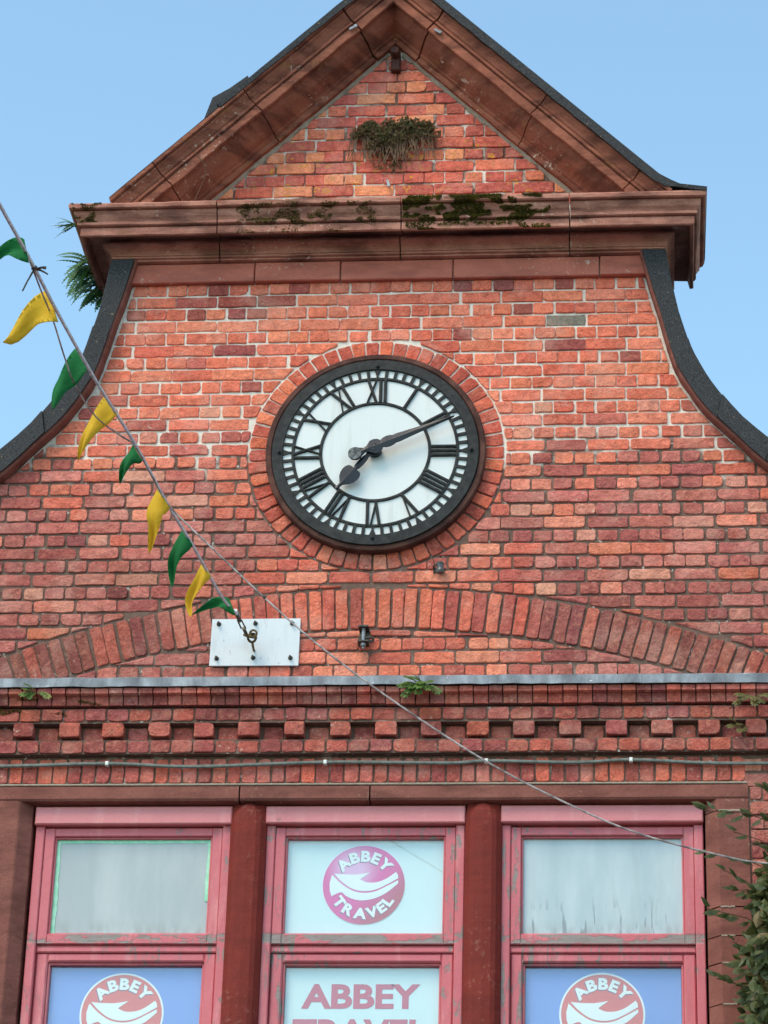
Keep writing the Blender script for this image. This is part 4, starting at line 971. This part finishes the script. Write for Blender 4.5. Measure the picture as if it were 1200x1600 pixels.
while len(mp) < 1100:
    x = r.uniform(-2.1, -.9); z = r.uniform(-1.52, -1.42); y = -.078 if z > -1.478 else -.058
    if n3(x*5, z*20, 9)+(-x-1.7)*.9 > .12: mp.append(((x, y, z), r.uniform(.5, 1)))
tuft_mass('moss', 'dark moss over the corbelled bricks at the far left', 'moss', mp, MOSS, .010, seed=6, per=3)
tp = []; cl_ = [(r.uniform(-.20, .27), 2.095+r.uniform(-.045, .035), r.uniform(.022, .055)) for _ in range(34)]+[(.03+r.uniform(-.12, .14), 2.03+r.uniform(-.05, .02), r.uniform(.02, .04)) for _ in range(12)]
for x, z, q in cl_:
    for i in range(85):
        v = Vector((r.gauss(0, 1), r.gauss(0, 1), r.gauss(0, 1))).normalized()*q*r.random()**.4; tp.append(((x+v.x*1.2, -.035+v.y*.8, z+v.z), r.uniform(.5, 1.3)))
for i in range(260): tp.append(((r.gauss(.02, .06), -.012, r.uniform(1.84, 2.02)), r.uniform(.4, .9)))
e = empty('wall_plant', (.035, -.04, 1.87)); tag(e, 'dry bushy plant growing from the brick gable above the cornice', 'plant')
o = tuft_mass('foliage', None, None, tp, DRY, .017, seed=7, per=3, norm=(0, -.5, .1)); o.location = o.location-WL[e.name]; o.parent = e
t = MB()
for i in range(150):
    x = r.uniform(-.19, .26); t.tube([(x, .005, 2.10+r.uniform(-.03,.02)), (x+r.uniform(-.03,.03), -.05, 2.08), (x+r.uniform(-.06,.06), -.04, 2.0+r.uniform(-.14,.03))], .0024, 4)
t.build('stem', TWIG, e)
t = MB(); t.tube(crom([(-1.06, -.17, 1.56), (-1.0, -.21, 1.70), (-1.02, -.24, 1.78), (-1.14, -.27, 1.92)], 5), .0022, 4); tag(t.build('dry_grass_stem', TWIG), 'single dry grass stem leaning against the left raking cornice', 'grass')

# climbing shrub at the lower right
def leaf(mb, p, d, nrm, L, wd):
    d = d.normalized(); sd_ = d.cross(nrm).normalized(); nn = sd_.cross(d); q = p+d*L
    mb.add([p, p+d*L*.3+sd_*wd*.9-nn*.12*L, p+d*L*.62+sd_*wd*.85-nn*.14*L, q-nn*.12*L, p+d*L*.62-sd_*wd*.85-nn*.14*L, p+d*L*.3-sd_*wd*.9-nn*.12*L, p+d*L*.5+nn*.03*L], [(0, 1, 6), (1, 2, 6), (2, 3, 6), (3, 4, 6), (4, 5, 6), (5, 0, 6)])
Hs = empty('climbing_shrub', (2.35, -.35, .13-ZB)); tag(Hs, 'dark green leafy shrub climbing the wall at the lower right', 'shrub')
r = random.Random(31); t = MB()
for k in range(5):
    x = 2.15+.14*k; t.tube(crom([(2.35+.03*k, -.35, .13-ZB), (2.3+.05*k, -.4, -6), (x, -.35, -4), (x-.05, -.3, -3), (x+.03, -.28, -2.3-.1*k)], 6), .018, 6)
SPR = [((2.12, -.25, -2.22), (1.72, -.40, -2.19), 9), ((2.12, -.22, -2.38), (1.86, -.40, -2.30), 5), ((2.15, -.25, -2.50), (1.70, -.45, -2.42), 8), ((2.1, -.25, -2.66), (1.80, -.42, -2.50), 6), ((2.1, -.2, -2.78), (1.72, -.42, -2.70), 8), ((2.05, -.2, -2.95), (1.84, -.4, -2.86), 6), ((2.05, -.2, -3.12), (1.76, -.42, -3.05), 8), ((2.0, -.25, -2.60), (1.84, -.45, -2.62), 6), ((2.2, -.2, -2.15), (2.0, -.36, -2.05), 6)]
for a, b, n in SPR: t.tube([a, (Vector(a)+Vector(b))/2+Vector((0, -.03, .02)), b], .003, 4)
t.build('stem', TWIG, Hs)
for a, b, n in SPR:
    a, b = Vector(a), Vector(b)
    for i in range(n):
        p = a+(b-a)*((i+.6)/n)+Vector((0, -.02, .012)); d = (b-a).normalized()+Vector((r.uniform(-.5,.5), r.uniform(-.5,.3), r.uniform(-.8,.6))); q = MB(); leaf(q, p, d, Vector((r.uniform(-.4,.4), -1, r.uniform(.1, .9))), r.uniform(.055, .095), r.uniform(.016, .026)); q.build('leaf', LEAF, Hs)
t = MB(); cnt = 0
while cnt < 6800:
    x, y, z = r.uniform(1.82, 2.75), r.uniform(-.62, -.08), r.uniform(-4.3, -2.0)
    lim = 2.06-.17*min(1, max(0, (-2.35-z)/.5))+.055*n3(z*5, 2, y*4)+.04*n3(z*14, 1, 0)
    if z > -2.45: lim += (z+2.45)*.28
    if x < lim+abs(y+.32)*.12 or n3(x*7, y*7, z*7) < -.32: continue
    d = Vector((r.uniform(-1, .6), r.uniform(-1, .3), r.uniform(-1, .5))); leaf(t, Vector((x, y, z)), d, Vector((r.uniform(-.6,.4), -1, r.uniform(0, 1.1))), r.uniform(.05, .10), r.uniform(.016, .030)); cnt += 1
o = t.build('foliage', LEAF, Hs); o['kind'] = 'stuff'
